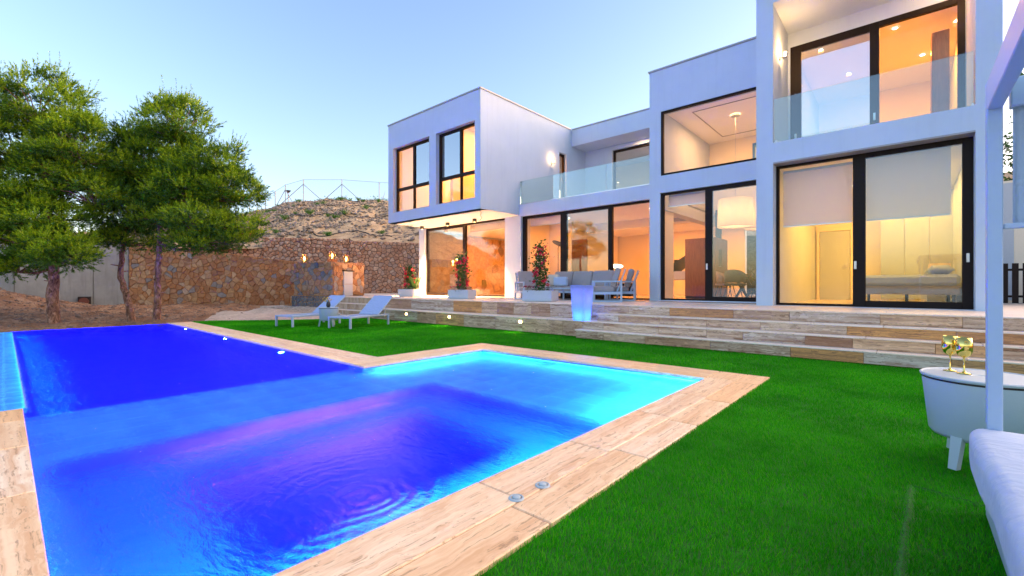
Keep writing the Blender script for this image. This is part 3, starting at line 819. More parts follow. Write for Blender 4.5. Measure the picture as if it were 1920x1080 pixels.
# ------------------------------------------------------------------ stone walls, stone by stone
def clip(poly, px, py, nx, ny):
    out = []
    for i in range(len(poly)):
        a, b = poly[i], poly[(i+1)%len(poly)]
        da = (a[0]-px)*nx+(a[1]-py)*ny; db = (b[0]-px)*nx+(b[1]-py)*ny
        if da <= 0: out.append(a)
        if (da < 0 < db) or (db < 0 < da):
            t = da/(da-db); out.append((a[0]+(b[0]-a[0])*t, a[1]+(b[1]-a[1])*t))
    return out
def stones(parent, A, B, zb, zt, cell, mat, depth=.08, gap=.02, jitter=.42, aspect=1.25, seed=0, rnd=.72, side=1, limit=300, name='stone', skip=None):
    """rubble cells on the plane from A to B; zb, zt = (z at A, z at B); stones stick out on the right of AB times side"""
    r = random.Random(seed)
    A, B = Vector((*A,0)), Vector((*B,0)); d = B-A; L = d.length; u = d/L; nn = Vector((u.y,-u.x,0))*side
    lo, hi = min(zb), max(zt)
    cu, cz = cell*aspect, cell/aspect**.3
    seeds = []; row = 0; z = lo - cz*.4
    while z < hi+cz:
        x = -cu*.5 + (row%2)*cu*.5
        while x < L+cu:
            seeds.append((x + r.uniform(-jitter,jitter)*cu, z + r.uniform(-jitter,jitter)*cz)); x += cu
        z += cz; row += 1
    cells = []
    zbf = lambda s: zb[0]+(zb[1]-zb[0])*s/L; ztf = lambda s: zt[0]+(zt[1]-zt[0])*s/L
    for i, (sx, sz) in enumerate(seeds):
        poly = [(0,zb[0]),(L,zb[1]),(L,zt[1]),(0,zt[0])]
        for j, (qx, qz) in enumerate(seeds):
            if i == j or abs(qx-sx) > 3*cu or abs(qz-sz) > 3*cz: continue
            poly = clip(poly, (sx+qx)/2, (sz+qz)/2, qx-sx, qz-sz)
            if len(poly) < 3: break
        if len(poly) < 3: continue
        ar = abs(sum(poly[k][0]*poly[(k+1)%len(poly)][1]-poly[(k+1)%len(poly)][0]*poly[k][1] for k in range(len(poly))))/2
        if ar < cell*cell*.06: continue
        if skip and skip(sum(p[0] for p in poly)/len(poly), sum(p[1] for p in poly)/len(poly)): continue
        cells.append((ar, poly))
    cells.sort(key=lambda c: -c[0])
    rest = MB()
    for k, (ar, poly) in enumerate(cells):
        cx = sum(p[0] for p in poly)/len(poly); cz_ = sum(p[1] for p in poly)/len(poly)
        # drop near-duplicate corners
        pl = []
        for p in poly:
            if not pl or math.hypot(p[0]-pl[-1][0], p[1]-pl[-1][1]) > cell*.12: pl.append(p)
        if len(pl) < 3: continue
        sc = max(.5, 1 - gap/(math.sqrt(ar)*.5)); dp = depth*r.uniform(.5,1.15); tx, tz = r.uniform(-.12,.12), r.uniform(-.12,.12)
        rings = []
        c3 = A + u*cx + Vector((0,0,cz_))
        for (s_, dd) in ((sc,-.02),(sc*.985,dp*.55),(sc*rnd,dp)):
            ring = []
            for p in pl:
                a, b = (p[0]-cx)*s_, (p[1]-cz_)*s_
                e = dd + (a*tx + b*tz if dd > 0 else 0)
                ring.append(u*a + Vector((0,0,b)) + nn*e)
            rings.append(ring)
        n = len(pl); vs = rings[0]+rings[1]+rings[2]
        fs = []
        for q in range(2):
            for m_ in range(n): fs.append((q*n+m_, q*n+(m_+1)%n, (q+1)*n+(m_+1)%n, (q+1)*n+m_))
        fs.append(tuple(range(2*n,3*n)))
        if k < limit:
            mb = MB(); mb.add([v_ for v_ in vs], fs)
            o = mb.build(name, M[mat], None); o.parent = parent; o.location = c3 - origin(parent)
        else: rest.add([v_ + c3 for v_ in vs], fs)
    if rest.v: tag(rest.build('small_stones', M[mat], parent), kind='stuff')
def wall_core(name, A, B, zb, zt, th, mat, parent, side=1, back=.0):
    A, B = Vector((*A,0)), Vector((*B,0)); u = (B-A).normalized(); nn = Vector((u.y,-u.x,0))*side
    vs = []
    for P, b, t in ((A,zb[0],zt[0]),(B,zb[1],zt[1])):
        vs += [P+Vector((0,0,b)), P-nn*th+Vector((0,0,b)), P-nn*th+Vector((0,0,t-.02)), P+Vector((0,0,t-.02))]
    m = MB(); m.add(vs, [(0,1,2,3),(7,6,5,4),(0,4,5,1),(1,5,6,2),(2,6,7,3),(3,7,4,0)])
    return m.build(name, mat, parent)
# masonry garden wall
A, B = (-27.3,3.9), (-22.3,9.75)
sw = thing('stone_wall', (*A,0), 'long orange-brown rubble stone garden wall behind the pines', 'wall')
wall_core('mortar_core', A, B, (-.3,-.2), (3.2,2.28), .5, M['mortar'], sw)
stones(sw, A, B, (.0,.0), (3.2,2.28), .205, 'stone', .055, .004, .5, 1.45, seed=4, rnd=.86)
# gabion walls
for (A, B, zb, zt, lab, sd) in (((-29.6,4.8),(-28.05,9.9),(1.5,1.5),(3.25,3.35),'low gabion basket wall at the left, half hidden behind the orange stone wall',1),
                         ((-28.05,9.9),(-24.6,13.45),(.6,.6),(3.95,3.9),'gabion basket wall of pale rock in the middle, behind the lanterns',2),
                         ((-24.6,13.45),(-19.4,18.9),(.6,.6),(3.8,3.6),'gabion basket wall of pale rock beside the white cube wing',3)):
    g = thing('gabion_wall', (*A,0), lab, 'gabion wall', 'gabion walls holding the slope')
    wall_core('rubble_core', A, B, zb, zt, .8, M['gap'], g)
    stones(g, A, B, zb, zt, .20, 'gabion', .10, .010, .5, 1.35, seed=20+sd, rnd=.68)
    p = MB(); p.bar((*B, zb[1]), (*B, zt[1]+.02), .06); p.build('basket_edge', M['black'], g)
# concrete wall with a drain hole
A, B, C = (-31.5,-5.0), (-28.4,.3), (-27.3,3.88)
cw = thing('concrete_wall', (*A,0), 'grey weathered concrete retaining wall behind the left pine trunk', 'wall')
for P, Q in ((A,B),(B,C)):
    n = 3; 
    for i in range(n):
        a = Vector(P).lerp(Vector(Q), i/n); b = Vector(P).lerp(Vector(Q), (i+1)/n); dd = (b-a).normalized()*.012
        wall_core('wall_panel', tuple(a+dd), tuple(b-dd), (-.4,-.4), (3.25,3.25), .4, M['concrete'], cw)
d = MB(); c = Vector((-27.75, 2.42, .42)); u = (Vector((*C,0))-Vector((*B,0))).normalized(); nn = Vector((u.y,-u.x,0))
d.bar(c-nn*.05, c+nn*.12, .42, .44); d.build('drain_box', M['gap'], cw)
d = MB(); d.tube([c+nn*.10, c+nn*.2], .17, 16); d.build('drain_pipe', plain('rusty_pipe', (.16,.05,.03), .8), cw)

# stone block with lanterns
bl = thing('stone_block', (-18.5,9.3,0), 'stone clad garden block carrying three lanterns and a white panel', 'stone block')
P0, P1, P2, P3 = (-19.5,8.15), (-17.78,8.98), (-18.3,10.7), (-20.0,9.9)
m = MB(); m.prism([P0,P1,P2,P3], -.2, 2.12); m.build('block_core', M['mortar'], bl)
stones(bl, P0, P1, (.72,.72), (2.12,2.12), .20, 'stone_blue', .045, .006, .5, 1.2, seed=41, rnd=.82)
u = (Vector(P2)-Vector(P1)).normalized()
stones(bl, P1, P2, (.72,.72), (2.05,2.05), .22, 'stone', .045, .006, .45, 1.4, seed=42, rnd=.82, skip=lambda s, z: .55 < s < 1.05 and z < 1.8)
nn = Vector((u.y,-u.x))
def onb(s, o): q = Vector(P1)+u*s+nn*o; return (q.x,q.y)
for z0, z1 in ((.69,1.19),(1.2,1.74)):
    m = MB(); m.bar((*onb(.55,.04),(z0+z1)/2), (*onb(1.05,.04),(z0+z1)/2), .08, z1-z0-.004, .004); m.build('white_panel', M['planter'], bl)
m = MB(); m.bar((*onb(.5,.06),1.76), (*onb(1.1,.06),1.76), .16, .04); m.build('panel_cap', M['black'], bl)
# slate clad planter foot below it
m = MB(); pts = []
for i in range(9):
    a = -.5 + i/8*1.6
    pts.append((-19.75+1.9*(i/8), 8.1-.42*math.sin(math.pi*i/8)+.1+.75*(i/8)))
sp = thing('slate_planter', (-18.9,8.0,0), 'low curved blue-grey slate wall in front of the stone block', 'planter wall')
m.prism(pts+[(-17.8,9.2),(-19.9,9.2)], -.2, .66); m.build('planter_core', M['mortar'], sp)
for i in range(8):
    stones(sp, pts[i], pts[i+1], (-.05,-.05), (.7,.7), .16, 'stone_slate', .04, .01, .4, .8, seed=50+i, rnd=.82)
sl = MB(); sl.box(-20.9,-19.2,7.3,8.2,.16,.26,.02); tag(sl.build('stone_slab', M['rockpath']), 'pale flat stone slab lying left of the slate planter wall', 'slab')
# ------------------------------------------------------------------ the house
house = thing('modern_villa', (-5, 14, TZ), 'white cubic two storey villa with large lit windows', 'house')
S = M['stucco']
FZ = .70            # floor level
def hp(name, mat, *boxes, c=0.0):
    if len(boxes) > 1:
        for b in boxes: hp(name, mat, b, c=c)
        return
    m = MB()
    for b in boxes: m.box(*b, c)
    return m.build(name, mat, house)
# ground floor and shared slabs
hp('floor', M['floor'], (-16.5,1.18,11.12,22,.60,FZ))
hp('foundation', S, (-16.8,1.18,12.9,22.3,.5,.6))
# --- cube wing (upper left)
CY0, CX0, CX1 = 10.63, -16.25, -10.78
hp('cube_floor_slab', S, (CX0+.002,CX1-.002,CY0+.002,21,3.73,4.0))
def front_wall(name, Y0, Y1, x0, x1, z0, z1, ops, mat=S):
    """wall with rectangular openings (xa, xb, za, zb), assembled edge to edge"""
    m = MB(); xs_ = sorted({x0,x1,*[o[0] for o in ops],*[o[1] for o in ops]}); 
    for a, b in zip(xs_[:-1], xs_[1:]):
        holes = sorted([(o[2],o[3]) for o in ops if o[0] <= a+1e-6 and o[1] >= b-1e-6])
        z = z0
        for ha, hb in holes:
            if ha > z+1e-6: m.box(a,b,Y0,Y1,z,ha)
            z = hb
        if z < z1-1e-6: m.box(a,b,Y0,Y1,z,z1)
    return m.build(name, mat, house)
def side_wall(name, X0, X1, y0, y1, z0, z1, ops, mat=S):
    m = MB(); ys_ = sorted({y0,y1,*[o[0] for o in ops],*[o[1] for o in ops]})
    for a, b in zip(ys_[:-1], ys_[1:]):
        holes = sorted([(o[2],o[3]) for o in ops if o[0] <= a+1e-6 and o[1] >= b-1e-6])
        z = z0
        for ha, hb in holes:
            if ha > z+1e-6: m.box(X0,X1,a,b,z,ha)
            z = hb
        if z < z1-1e-6: m.box(X0,X1,a,b,z,z1)
    return m.build(name, mat, house)
front_wall('wall', CY0, CY0+.32, CX0, CX1, 3.73, 7.78, [(-15.9,-13.54,4.12,6.78),(-13.14,-11.06,4.12,6.78)])
side_wall('wall', CX1-.3, CX1, CY0+.322, 17.2, 3.731, 7.779, [(15.2,15.72,4.15,6.66)])
side_wall('wall', CX0, CX0+.3, CY0+.322, 21, 3.731, 7.779, [])
hp('roof', S, (CX0+.3,CX1-.3,CY0+.32,21,7.45,7.72))
hp('roof_coping', M['trim'], (CX0-.03,CX1+.03,CY0-.03,CY0+.35,7.782,7.83), (CX1-.33,CX1+.03,CY0+.352,16.05,7.782,7.83), (CX0-.03,CX0+.33,CY0+.352,21,7.782,7.83))
hp('wall', M['inner'], (-15.95,-11.08,15.6,15.8,4.0,7.45))
hp('wall', M['inner'], (-13.45,-13.3,11.6,15.6,4.0,7.45))
for a, b in ((-15.9,-13.54),(-13.14,-11.06)):
    hp('window_sill', M['planter'], (a+.004,b-.004,CY0-.012,CY0+.2,4.12,4.14))
# below the cube: garden-room walls
hp('wall', S, (-16.85,-16.46,12.65,21,.6,3.728), (-11.51,-10.71,12.65,13.2,.6,3.728))
hp('wall', M['inner'], (-16.46,-5.2,21,21.3,FZ,3.72))
# --- left bay: fascia, balcony, recessed first floor
hp('balcony_slab', S, (CX1+.002,-5.49,12.65,17.2,3.69,4.12))
hp('wall', S, (-10.76,-5.49,17.2,17.5,4.12,4.15))
front_wall('wall', 17.2, 17.5, -11.08, -5.2, 4.15, 7.09, [(-9.45,-5.5,4.15,6.92)])
hp('roof_beam', S, (CX1+.002,-5.2,16.1,16.5,7.09,7.78))
hp('roof', S, (-11.08,-5.2,16.5,21,7.092,7.5))
hp('roof_coping', M['trim'], (CX1+.033,-5.2,16.07,16.5,7.782,7.83))
hp('wall', M['inner'], (-11.0,-5.3,20.4,20.6,4.1,7.09), (-8.6,-8.4,19.2,20.4,4.15,7.09))
# --- middle bay: double height hall
MY = 12.15
front_wall('wall', MY, MY+.32, -5.49, -2.45, .6, 7.15, [(-5.18,-2.45,.72,3.71),(-5.16,-2.45,4.19,5.985)])
hp('wall', S, (-5.49,-5.2,MY+.322,17.2,3.3,7.149))
hp('wall', M['inner'], (-5.49,-5.25,MY+.322,13.3,FZ,3.3))
hp('roof_coping', M['trim'], (-5.52,-2.45,MY-.03,MY+.35,7.152,7.2), (-5.52,-5.17,MY+.352,17,7.152,7.2))
hp('roof', S, (-5.2,-2.45,MY+.32,21,6.6,7.1))
hp('hall_ceiling', M['ceil'], (-5.2,-2.45,MY+.32,16.4,6.08,6.2))
m = MB()   # recessed ceiling groove
for bx in ((-4.6,-4.575,13.0,15.8),(-4.6,-2.5,15.775,15.8),(-4.6,-2.5,13.0,13.025)): m.box(*bx,6.066,6.0795)
m.build('ceiling_groove', M['trim'], house)
hp('wall', M['inner'], (-5.2,-2.45,16.4,16.6,3.72,6.2))
hp('wall', M['inner'], (-3.35,-2.45,20.8,21.0,FZ,3.72))
# ceilings of the ground floor (left and behind the hall)
hp('ceiling', M['ceil'], (-16.46,-5.2,12.95,21,3.66,3.688), (-5.2,-2.45,16.4,21,3.66,3.72))
# --- right bay
RY = 10.8
hp('pier', S, (-2.45,-2.13,RY,12.6,.6,7.6), (.87,1.18,RY,13,.6,7.6))
hp('balcony_slab', S, (-2.13,.87,RY,12.6,3.73,4.15))
hp('roof_beam', S, (-2.13,.87,RY,12.4,7.12,7.6))
front_wall('wall', 12.4, 12.6, -2.13, .87, 4.15, 7.12, [(-2.08,.86,4.15,6.78)])
hp('roof', S, (-2.45,1.18,12.6,20,7.1,7.5))
hp('wall', S, (-2.45,-2.14,12.6,20,.6,7.1))
hp('wall', S, (.9,1.18,13,20,.6,7.1))
hp('threshold', M['planter'], (-2.13,.87,RY+.02,RY+.55,.6,.698))
hp('wall', M['inner'], (-2.14,4,16.8,17,FZ,3.72), (-2.14,1,17.5,17.7,4.15,7.1))
hp('ceiling', M['ceil'], (-2.14,.9,11.3,16.8,3.69,3.728), (-2.14,.9,12.6,17.5,6.98,7.09))
hp('upper_floor_slab', M['inner'], (-2.14,.9,12.6,17.5,4.0,4.13))
# cornice trim of the two big lower openings
hp('lintel_trim', M['trim'], (-2.128,.868,RY-.001,RY+.3,3.70,3.729))

# windows: frame > panes, handle
def window(Y, x0, x1, z0, z1, posts, panes, name='window', dep=.10, axis='y', handle=None):
    """posts: boxes (xa, xb, za, zb, y offset); panes: (xa, xb, za, zb, sliding, y offset)"""
    m = MB()
    for p in posts:
        o = p[4] if len(p) > 4 else 0
        if axis == 'y': m.box(p[0],p[1],Y+o,Y+o+dep,p[2],p[3],.004)
        else: m.box(Y+o,Y+o+dep,p[0],p[1],p[2],p[3],.004)
    w = m.build(name, M['frame'], house)
    for p in panes:
        q = MB(); o = p[5] if len(p) > 5 else dep*.4
        if axis == 'y': q.box(p[0],p[1],Y+o,Y+o+.014,p[2],p[3])
        else: q.box(Y+o,Y+o+.014,p[0],p[1],p[2],p[3])
        g = q.build('pane', M['pane_mirror'] if p[4] == 2 else M['pane_slide'] if p[4] else M['pane'], None); g.parent = w
        # mesh is in world coordinates; window sits at the house origin
        g.data.transform(Matrix.Translation(-origin(w)))
    if handle:
        for hx, hz in handle:
            q = MB(); q.box(hx-.022,hx+.022,Y-.03,Y-.002,hz-.08,hz+.08,.006); q.box(hx-.01,hx+.01,Y-.034,Y-.0305,hz-.06,hz+.06,.0)
            g = q.build('handle', M['steel'], None); g.parent = w; g.data.transform(Matrix.Translation(-origin(w)))
    return w
# right bay lower: fixed pane left, sliding leaf right
window(11.1, -2.13, .87, .70, 3.72,
    [(-2.128,-2.075,.70,3.70),(-2.075,-.80,.70,.745),(-2.075,-.80,3.655,3.70),(-.80,-.60,.70,3.70),(.73,.868,.70,3.70),(-.60,.73,.70,.82),(-.60,.73,3.60,3.70)],
    [(-2.075,-.80,.745,3.655,False,.05),(-.60,.73,.82,3.60,True,.01)], handle=[(-.76,1.52),(.80,1.6)])
hp('window_track', M['frame'], (-.60,.73,11.205,11.25,.70,.80))
# right bay upper
window(12.38, -2.08, .86, 4.15, 6.78,
    [(-2.078,-1.86,4.15,6.78),(-.60,-.44,4.15,6.78),(.75,.858,4.15,6.78),(-1.86,-.60,6.62,6.78),(-.44,.75,6.66,6.78),(-1.86,-.6,4.15,4.24)],
    [(-1.86,-.60,4.24,6.62,2,.03),(-.44,.75,4.15,6.66,False,.07)], handle=[(-1.97,4.62),(-.52,4.75)])
# middle bay lower
window(12.2, -5.18, -2.45, .72, 3.70,
    [(-5.178,-5.10,.72,3.70),(-5.10,-3.98,.72,.765),(-5.10,-3.98,3.65,3.70),(-3.98,-3.80,.72,3.70),(-3.80,-2.46,.72,.83),(-3.80,-2.46,3.59,3.70)],
    [(-5.10,-3.98,.765,3.65,False,.05),(-3.80,-2.46,.83,3.59,True,.01)], handle=[(-3.93,1.62)])
# middle bay upper, one fixed sheet
window(12.16, -5.16, -2.45, 4.19, 5.985,
    [(-5.158,-5.10,4.192,5.983),(-5.10,-2.46,4.192,4.245),(-5.10,-2.46,5.93,5.983)], [(-5.10,-2.46,4.245,5.93,False,.04)])
# left bay lower
window(12.75, -10.71, -5.3, .70, 3.69,
    [(-10.708,-10.55,.70,3.688),(-10.55,-9.0,.70,.74),(-10.55,-9.0,3.6,3.688),(-9.0,-8.74,.70,3.688),(-8.74,-7.15,.70,.82),(-8.74,-7.15,3.58,3.688),(-7.15,-7.0,.70,3.688),(-7.0,-5.3,.70,.74),(-7.0,-5.3,3.62,3.688)],
    [(-10.55,-9.0,.74,3.6,False,.05),(-8.74,-7.15,.82,3.58,True,.01),(-7.0,-5.3,.74,3.62,False,.05)], handle=[(-7.09,1.55)])
# garden room window under the cube
window(12.75, -16.46, -11.51, .70, 3.73,
    [(-16.458,-16.33,.70,3.726),(-14.0,-13.82,.70,3.726),(-11.56,-11.512,.70,3.726),(-16.33,-14.0,.70,.83),(-16.33,-14.0,3.60,3.726),(-13.82,-11.56,.70,.76),(-13.82,-11.56,3.66,3.726)],
    [(-16.33,-14.0,.83,3.60,True,.01),(-13.82,-11.56,.76,3.66,False,.05)])
# cube windows, four lights each
for (a, b, mid) in ((-15.9,-13.54,-14.72),(-13.14,-11.06,-11.95)):
    window(CY0+.16, a, b, 4.14, 6.78,
        [(a+.002,a+.075,4.142,6.778),(b-.075,b-.002,4.142,6.778),(a+.075,b-.075,6.70,6.778),(a+.075,b-.075,5.03,5.14),(a+.075,b-.075,4.142,4.19),(mid-.05,mid+.05,5.14,6.70),(mid-.03,mid+.03,4.19,5.03)],
        [(a+.075,mid-.05,5.14,6.70,0 if a<-15 else 2,.05),(mid+.05,b-.075,5.14,6.70,2 if a<-15 else 0,.05),(a+.075,mid-.03,4.19,5.03,False,.05),(mid+.03,b-.075,4.19,5.03,False,.05)])
# make the reflecting upper leaves match the photo: left window right leaf, right window left leaf
# recessed balcony sliding door
window(17.3, -9.45, -5.5, 4.15, 6.92,
    [(-9.448,-9.36,4.152,6.918),(-9.36,-5.6,6.83,6.918),(-9.36,-5.6,4.152,4.2),(-7.2,-7.1,4.2,6.83)], [(-9.36,-7.2,4.2,6.83,False,.05),(-7.1,-5.6,4.2,6.83,True,.01)])
# narrow balcony door in the cube side wall
window(CX1-.2, 15.2, 15.72, 4.15, 6.66,
    [(15.202,15.27,4.152,6.658),(15.65,15.718,4.152,6.658),(15.27,15.65,6.58,6.658),(15.27,15.65,4.152,4.23)], [(15.27,15.65,4.23,6.58,False,.04)], axis='x')

# glass balustrades
gb = thing('glass_balustrade', (-8,12.7,4.12), 'long frameless glass balustrade on the left balcony beside the cube', 'balustrade')
e_ = -10.77
for a, b in ((-10.77,-9.0),(-8.985,-7.2),(-7.185,-5.5)):
    m = MB(); m.box(a,b,12.69,12.706,4.125,5.0); m.build('glass_panel', M['rail_glass'], gb)
m = MB(); m.box(-10.77,-5.5,12.68,12.716,4.121,4.15); m.build('channel', M['steel'], gb)
gb2 = thing('glass_balustrade', (-.6,10.85,4.15), 'clear glass balustrade across the upper right balcony', 'balustrade')
m = MB(); m.box(-2.12,.85,10.86,10.876,4.153,5.09); m.build('glass_panel', M['rail_glass'], gb2)
for x in (-2.1,.82):
    m = MB(); m.box(x,x+.04,10.845,10.89,4.155,4.2,.004); m.build('clamp', M['steel'], gb2)

# ------------------------------------------------------------------ interior light
WARM = (1.0, .31, .03); WARM2 = (1.0,.56,.24); WARM3 = (1.0,.46,.17); YEL = (1.0,.45,.06)
def area(name, loc, size, power, c, rot=(0,0,0), sy=None):
    d = bpy.data.lights.new(name, 'AREA'); d.energy = power*(1 if name=='downlight_beam' else LK); d.color = c; d.size = size
    if sy: d.shape = 'RECTANGLE'; d.size_y = sy
    o = bpy.data.objects.new(name, d); col.objects.link(o); o.location = loc; o.rotation_euler = rot; return o
def point(name, loc, power, c, rad=.05):
    d = bpy.data.lights.new(name, 'POINT'); d.energy = power*LK; d.color = c; d.shadow_soft_size = rad
    o = bpy.data.objects.new(name, d); col.objects.link(o); o.location = loc; return o
LK = .185
M['spot'] = emit('downlight_glow', (1,.86,.6), 4)
_dl = None
def downlights(spots, power, c, rooms):
    """recessed downlights: glowing lens in a steel ring, its light just below"""
    global _dl
    for (x,y,z) in spots:
        if _dl is None:
            t = thing('downlight', (x,y,z), None, 'downlight', 'downlights in the ceilings')
            m = MB(); m.lathe([(.0,-.004),(.05,-.004)], 16, (0,0,0)); m.build('lens', M['spot'], t, world=False)
            m = MB(); m.lathe([(.052,-.006),(.075,-.008),(.08,0),(.05,0)], 20); m.build('ring', M['steel'], t, world=False)
            _dl = t
        else: t = copy_tree(_dl, loc=(x,y,z))
        t['label'] = 'small round recessed downlight in the ceiling of the ' + rooms
        area('downlight_beam', (x,y,z-.03), .12, power*LK, c)
# garden room under the cube and lounge
downlights([(-15,14.5,3.655),(-13,14.5,3.655),(-14,17,3.655),(-12.2,17,3.655),(-14,19.6,3.655)], 95, WARM, 'stone walled garden room')
downlights([(-9.5,14,3.655),(-6.3,14,3.655),(-8,16.5,3.655),(-5.6,16.5,3.655),(-8,19.3,3.655),(-5.5,19.3,3.655)], 80, WARM, 'lounge behind the sofa')
downlights([(-4.4,18.2,3.655),(-3,18.2,3.655)], 45, WARM, 'space behind the hall')
downlights([(-1.3,13.2,3.685),(-1.0,14.4,3.685),(-.7,15.6,3.685),(.3,13.2,3.685),(.3,14.4,3.685),(.3,15.6,3.685)], 40, YEL, 'bedroom behind the half lowered blinds')
downlights([(-1.6,13.4,6.97),(-.2,13.4,6.97),(-1.2,15.4,6.97),(.3,15.4,6.97)], 70, WARM, 'upper right bedroom')
area('hall_cove_light', (-3.8,14.3,6.05), 1.6, 125, WARM3)
area('cube_bedroom_light', (-14.7,13.2,7.4), .5, 330, WARM); area('cube_bedroom_light', (-12.2,13.2,7.4), .5, 330, WARM)
area('landing_light', (-8,18.8,7.05), .6, 60, WARM3)
area('recess_light', (-8,16.8,7.07), .3, 26, WARM2)

# ------------------------------------------------------------------ interior things
def box_thing(name, mat, boxes, label, cat, c=.01, group=None):
    m = MB()
    for b in boxes: m.box(*b, c)
    o = m.build(name, mat); return tag(o, label, cat, group)
# stone cladding of the garden room side wall
stones_parent = thing('stone_feature_wall', (-16.45,12.9,0), 'warm lit interior stone wall seen through the garden room window', 'stone wall')
wall_core('mortar_bed', (-16.44,12.9), (-16.44,20.9), (.7,.7), (3.6,3.6), .015, M['inner_stone'], stones_parent)
stones(stones_parent, (-16.44,12.9), (-16.44,20.9), (.72,.72), (3.6,3.6), .42, 'inner_stone', .03, .012, .4, 1.2, seed=77, rnd=.88)
wall_core('mortar_bed', (-16.4,20.97), (-12.4,20.97), (.7,.7), (3.6,3.6), .015, M['inner_stone'], stones_parent)
stones(stones_parent, (-16.4,20.97), (-12.2,20.97), (.72,.72), (3.1,3.1), .42, 'inner_stone', .03, .012, .4, 1.2, seed=78, rnd=.88)
# counter and stools
box_thing('bar_counter', M['black'], [(-13.2,-11.75,15.2,15.8,1.6,1.66),(-13.1,-13.0,15.25,15.75,.7,1.6),(-12.95,-11.9,15.7,15.75,.7,1.6)], 'dark bar counter inside the garden room', 'counter')
def stool(x, y, rz, label):
    t = thing('bar_stool', (x,y,FZ), label, 'bar stool', 'bar stools at the dark counter', rz)
    m = MB(); m.lathe([(0,.70),(.19,.70),(.21,.74),(.19,.78),(0,.78)], 18); m.build('seat', M['fab_white'], t, world=False, smooth=True)
    m = MB(); vs=[];fs=[]
    for i in range(11):
        a = -1.3 + 2.6*i/10
        for r,z in ((.2,.76),(.215,1.1-.12*abs(a)/1.3)): vs.append((r*math.sin(a), r*math.cos(a), z))
        for r,z in ((.18,.76),(.195,1.1-.12*abs(a)/1.3)): vs.append((r*math.sin(a), r*math.cos(a), z))
    for i in range(10):
        o=i*4; fs += [(o,o+1,o+5,o+4),(o+2,o+6,o+7,o+3),(o+1,o+3,o+7,o+5)]
    m.add(vs,fs); m.build('backrest', M['fab_white'], t, world=False, smooth=True)
    for sx in (-1,1):
        for sy in (-1,1):
            m = MB(); m.tube([(sx*.13,sy*.13,.71),(sx*.21,sy*.21,0)], .014, 8); m.build('leg', M['gold'], t, world=False)
    m = MB()
    q = [(.19,.19,.25),(-.19,.19,.25),(-.19,-.19,.25),(.19,-.19,.25),(.19,.19,.25)]
    for a,b in zip(q[:-1],q[1:]): m.tube([a,b], .01, 6)
    m.build('footrest', M['gold'], t, world=False); return t
stool(-13.0,14.85,2.7,'pale bar stool at the left end of the dark counter'); stool(-12.0,14.85,3.4,'pale bar stool beside the pier, at the right end of the counter')
vs_ = thing('flower_vase', (-11.95,15.4,1.66), 'slim vase of yellow flowers on the bar counter', 'vase')
m = MB(); m.lathe([(0,0),(.05,0),(.06,.12),(.03,.2),(.035,.22)], 14); m.build('vase', M['plastic'], vs_, world=False, smooth=True)
m = MB()
for k in range(7):
    a = k*.9; p = (math.cos(a)*.16, math.sin(a)*.12, .5+.06*math.sin(k*2)); m.tube([(0,0,.15),(p[0]*.4,p[1]*.4,.36),p], .004, 4, False)
    m.mi = 1; m.lathe([(0,-.03),(.03,0),(0,.03)], 6, p); m.mi = 0
tag(m.build('flowers', [M['leaf'], plain('yellow_petals', (.75,.5,.03), .6)], vs_, world=False), kind='stuff')
# partitions and timber doors in the lounge
hp('partition_wall', M['inner'], (-11.4,-11.15,13.2,20.9,FZ,3.66), (-11.15,-10.05,15.0,15.2,FZ,3.66))
box_thing('timber_door', M['wood'], [(-10.05,-9.35,15.02,15.08,FZ,2.95)], 'walnut sliding door panel at the left of the lounge', 'door', .004)
dr = thing('timber_door', (-6.9,20.95,FZ), 'walnut door in a frame on the far wall of the lounge', 'door')
m = MB(); m.box(-7.25,-6.45,20.9,20.95,FZ,2.75,.004); m.build('leaf', M['wood'], dr)
m = MB(); m.box(-7.36,-7.25,20.86,20.98,FZ,2.85,.004); m.box(-6.45,-6.34,20.86,20.98,FZ,2.85,.004); m.box(-7.25,-6.45,20.86,20.98,2.75,2.85,.004); m.build('frame', M['wood'], dr)
# tall disc floor lamp
fl = thing('floor_lamp', (-10.2,14.3,FZ), 'black arched floor lamp with a round disc head at the left of the lounge', 'lamp')
m = MB(); m.tube([(0,0,0),(0,0,1.9),(.06,0,2.02)], .012, 8); m.lathe([(0,0),(.15,0),(.15,.02),(0,.025)], 20); m.build('stem', M['black'], fl, world=False)
m = MB(); m.lathe([(0,-.02),(.26,-.012),(.27,.0),(.26,.012),(0,.03)], 24); o = m.build('shade', M['black'], fl, world=False); o.location = (.1,-.1,2.05); o.rotation_euler = (R(-22),R(12),0)
dl_ = thing('disc_lamp', (-8.6,16.0,1.9), 'glowing white oval disc lamp in the lounge', 'lamp')
m = MB(); m.lathe([(0,-.03),(.24,-.02),(.26,0),(.24,.02),(0,.03)], 24); o = m.build('disc', emit('disc_glow', (1,.9,.7), 1.2), dl_, world=False); o.rotation_euler = (R(14),R(10),0)
m = MB(); m.tube([(0,0,-.03),(0,0,-1.2)], .012, 8); m.lathe([(0,-1.2),(.14,-1.2),(.14,-1.18),(0,-1.17)], 20); m.build('stand', M['black'], dl_, world=False)
# air vents
for x in (-6.4,):
    t = thing('air_vent', (x,14.4,3.6), 'long slotted air vent high up in the lounge', 'air vent')
    m = MB(); m.box(-.55,.55,-.02,.0,-.07,.07,.003); m.build('frame', M['planter'], t, world=False)
    for k in range(6):
        m = MB(); m.box(-.52,.52,-.03,-.022,-.055+k*.02,-.047+k*.02); m.build('slat', M['trim'], t, world=False)
    t.location = (-6.35,16.0,3.5)
    hp('bulkhead', M['inner'], (-10.0,-5.2,16.02,16.3,3.35,3.66))
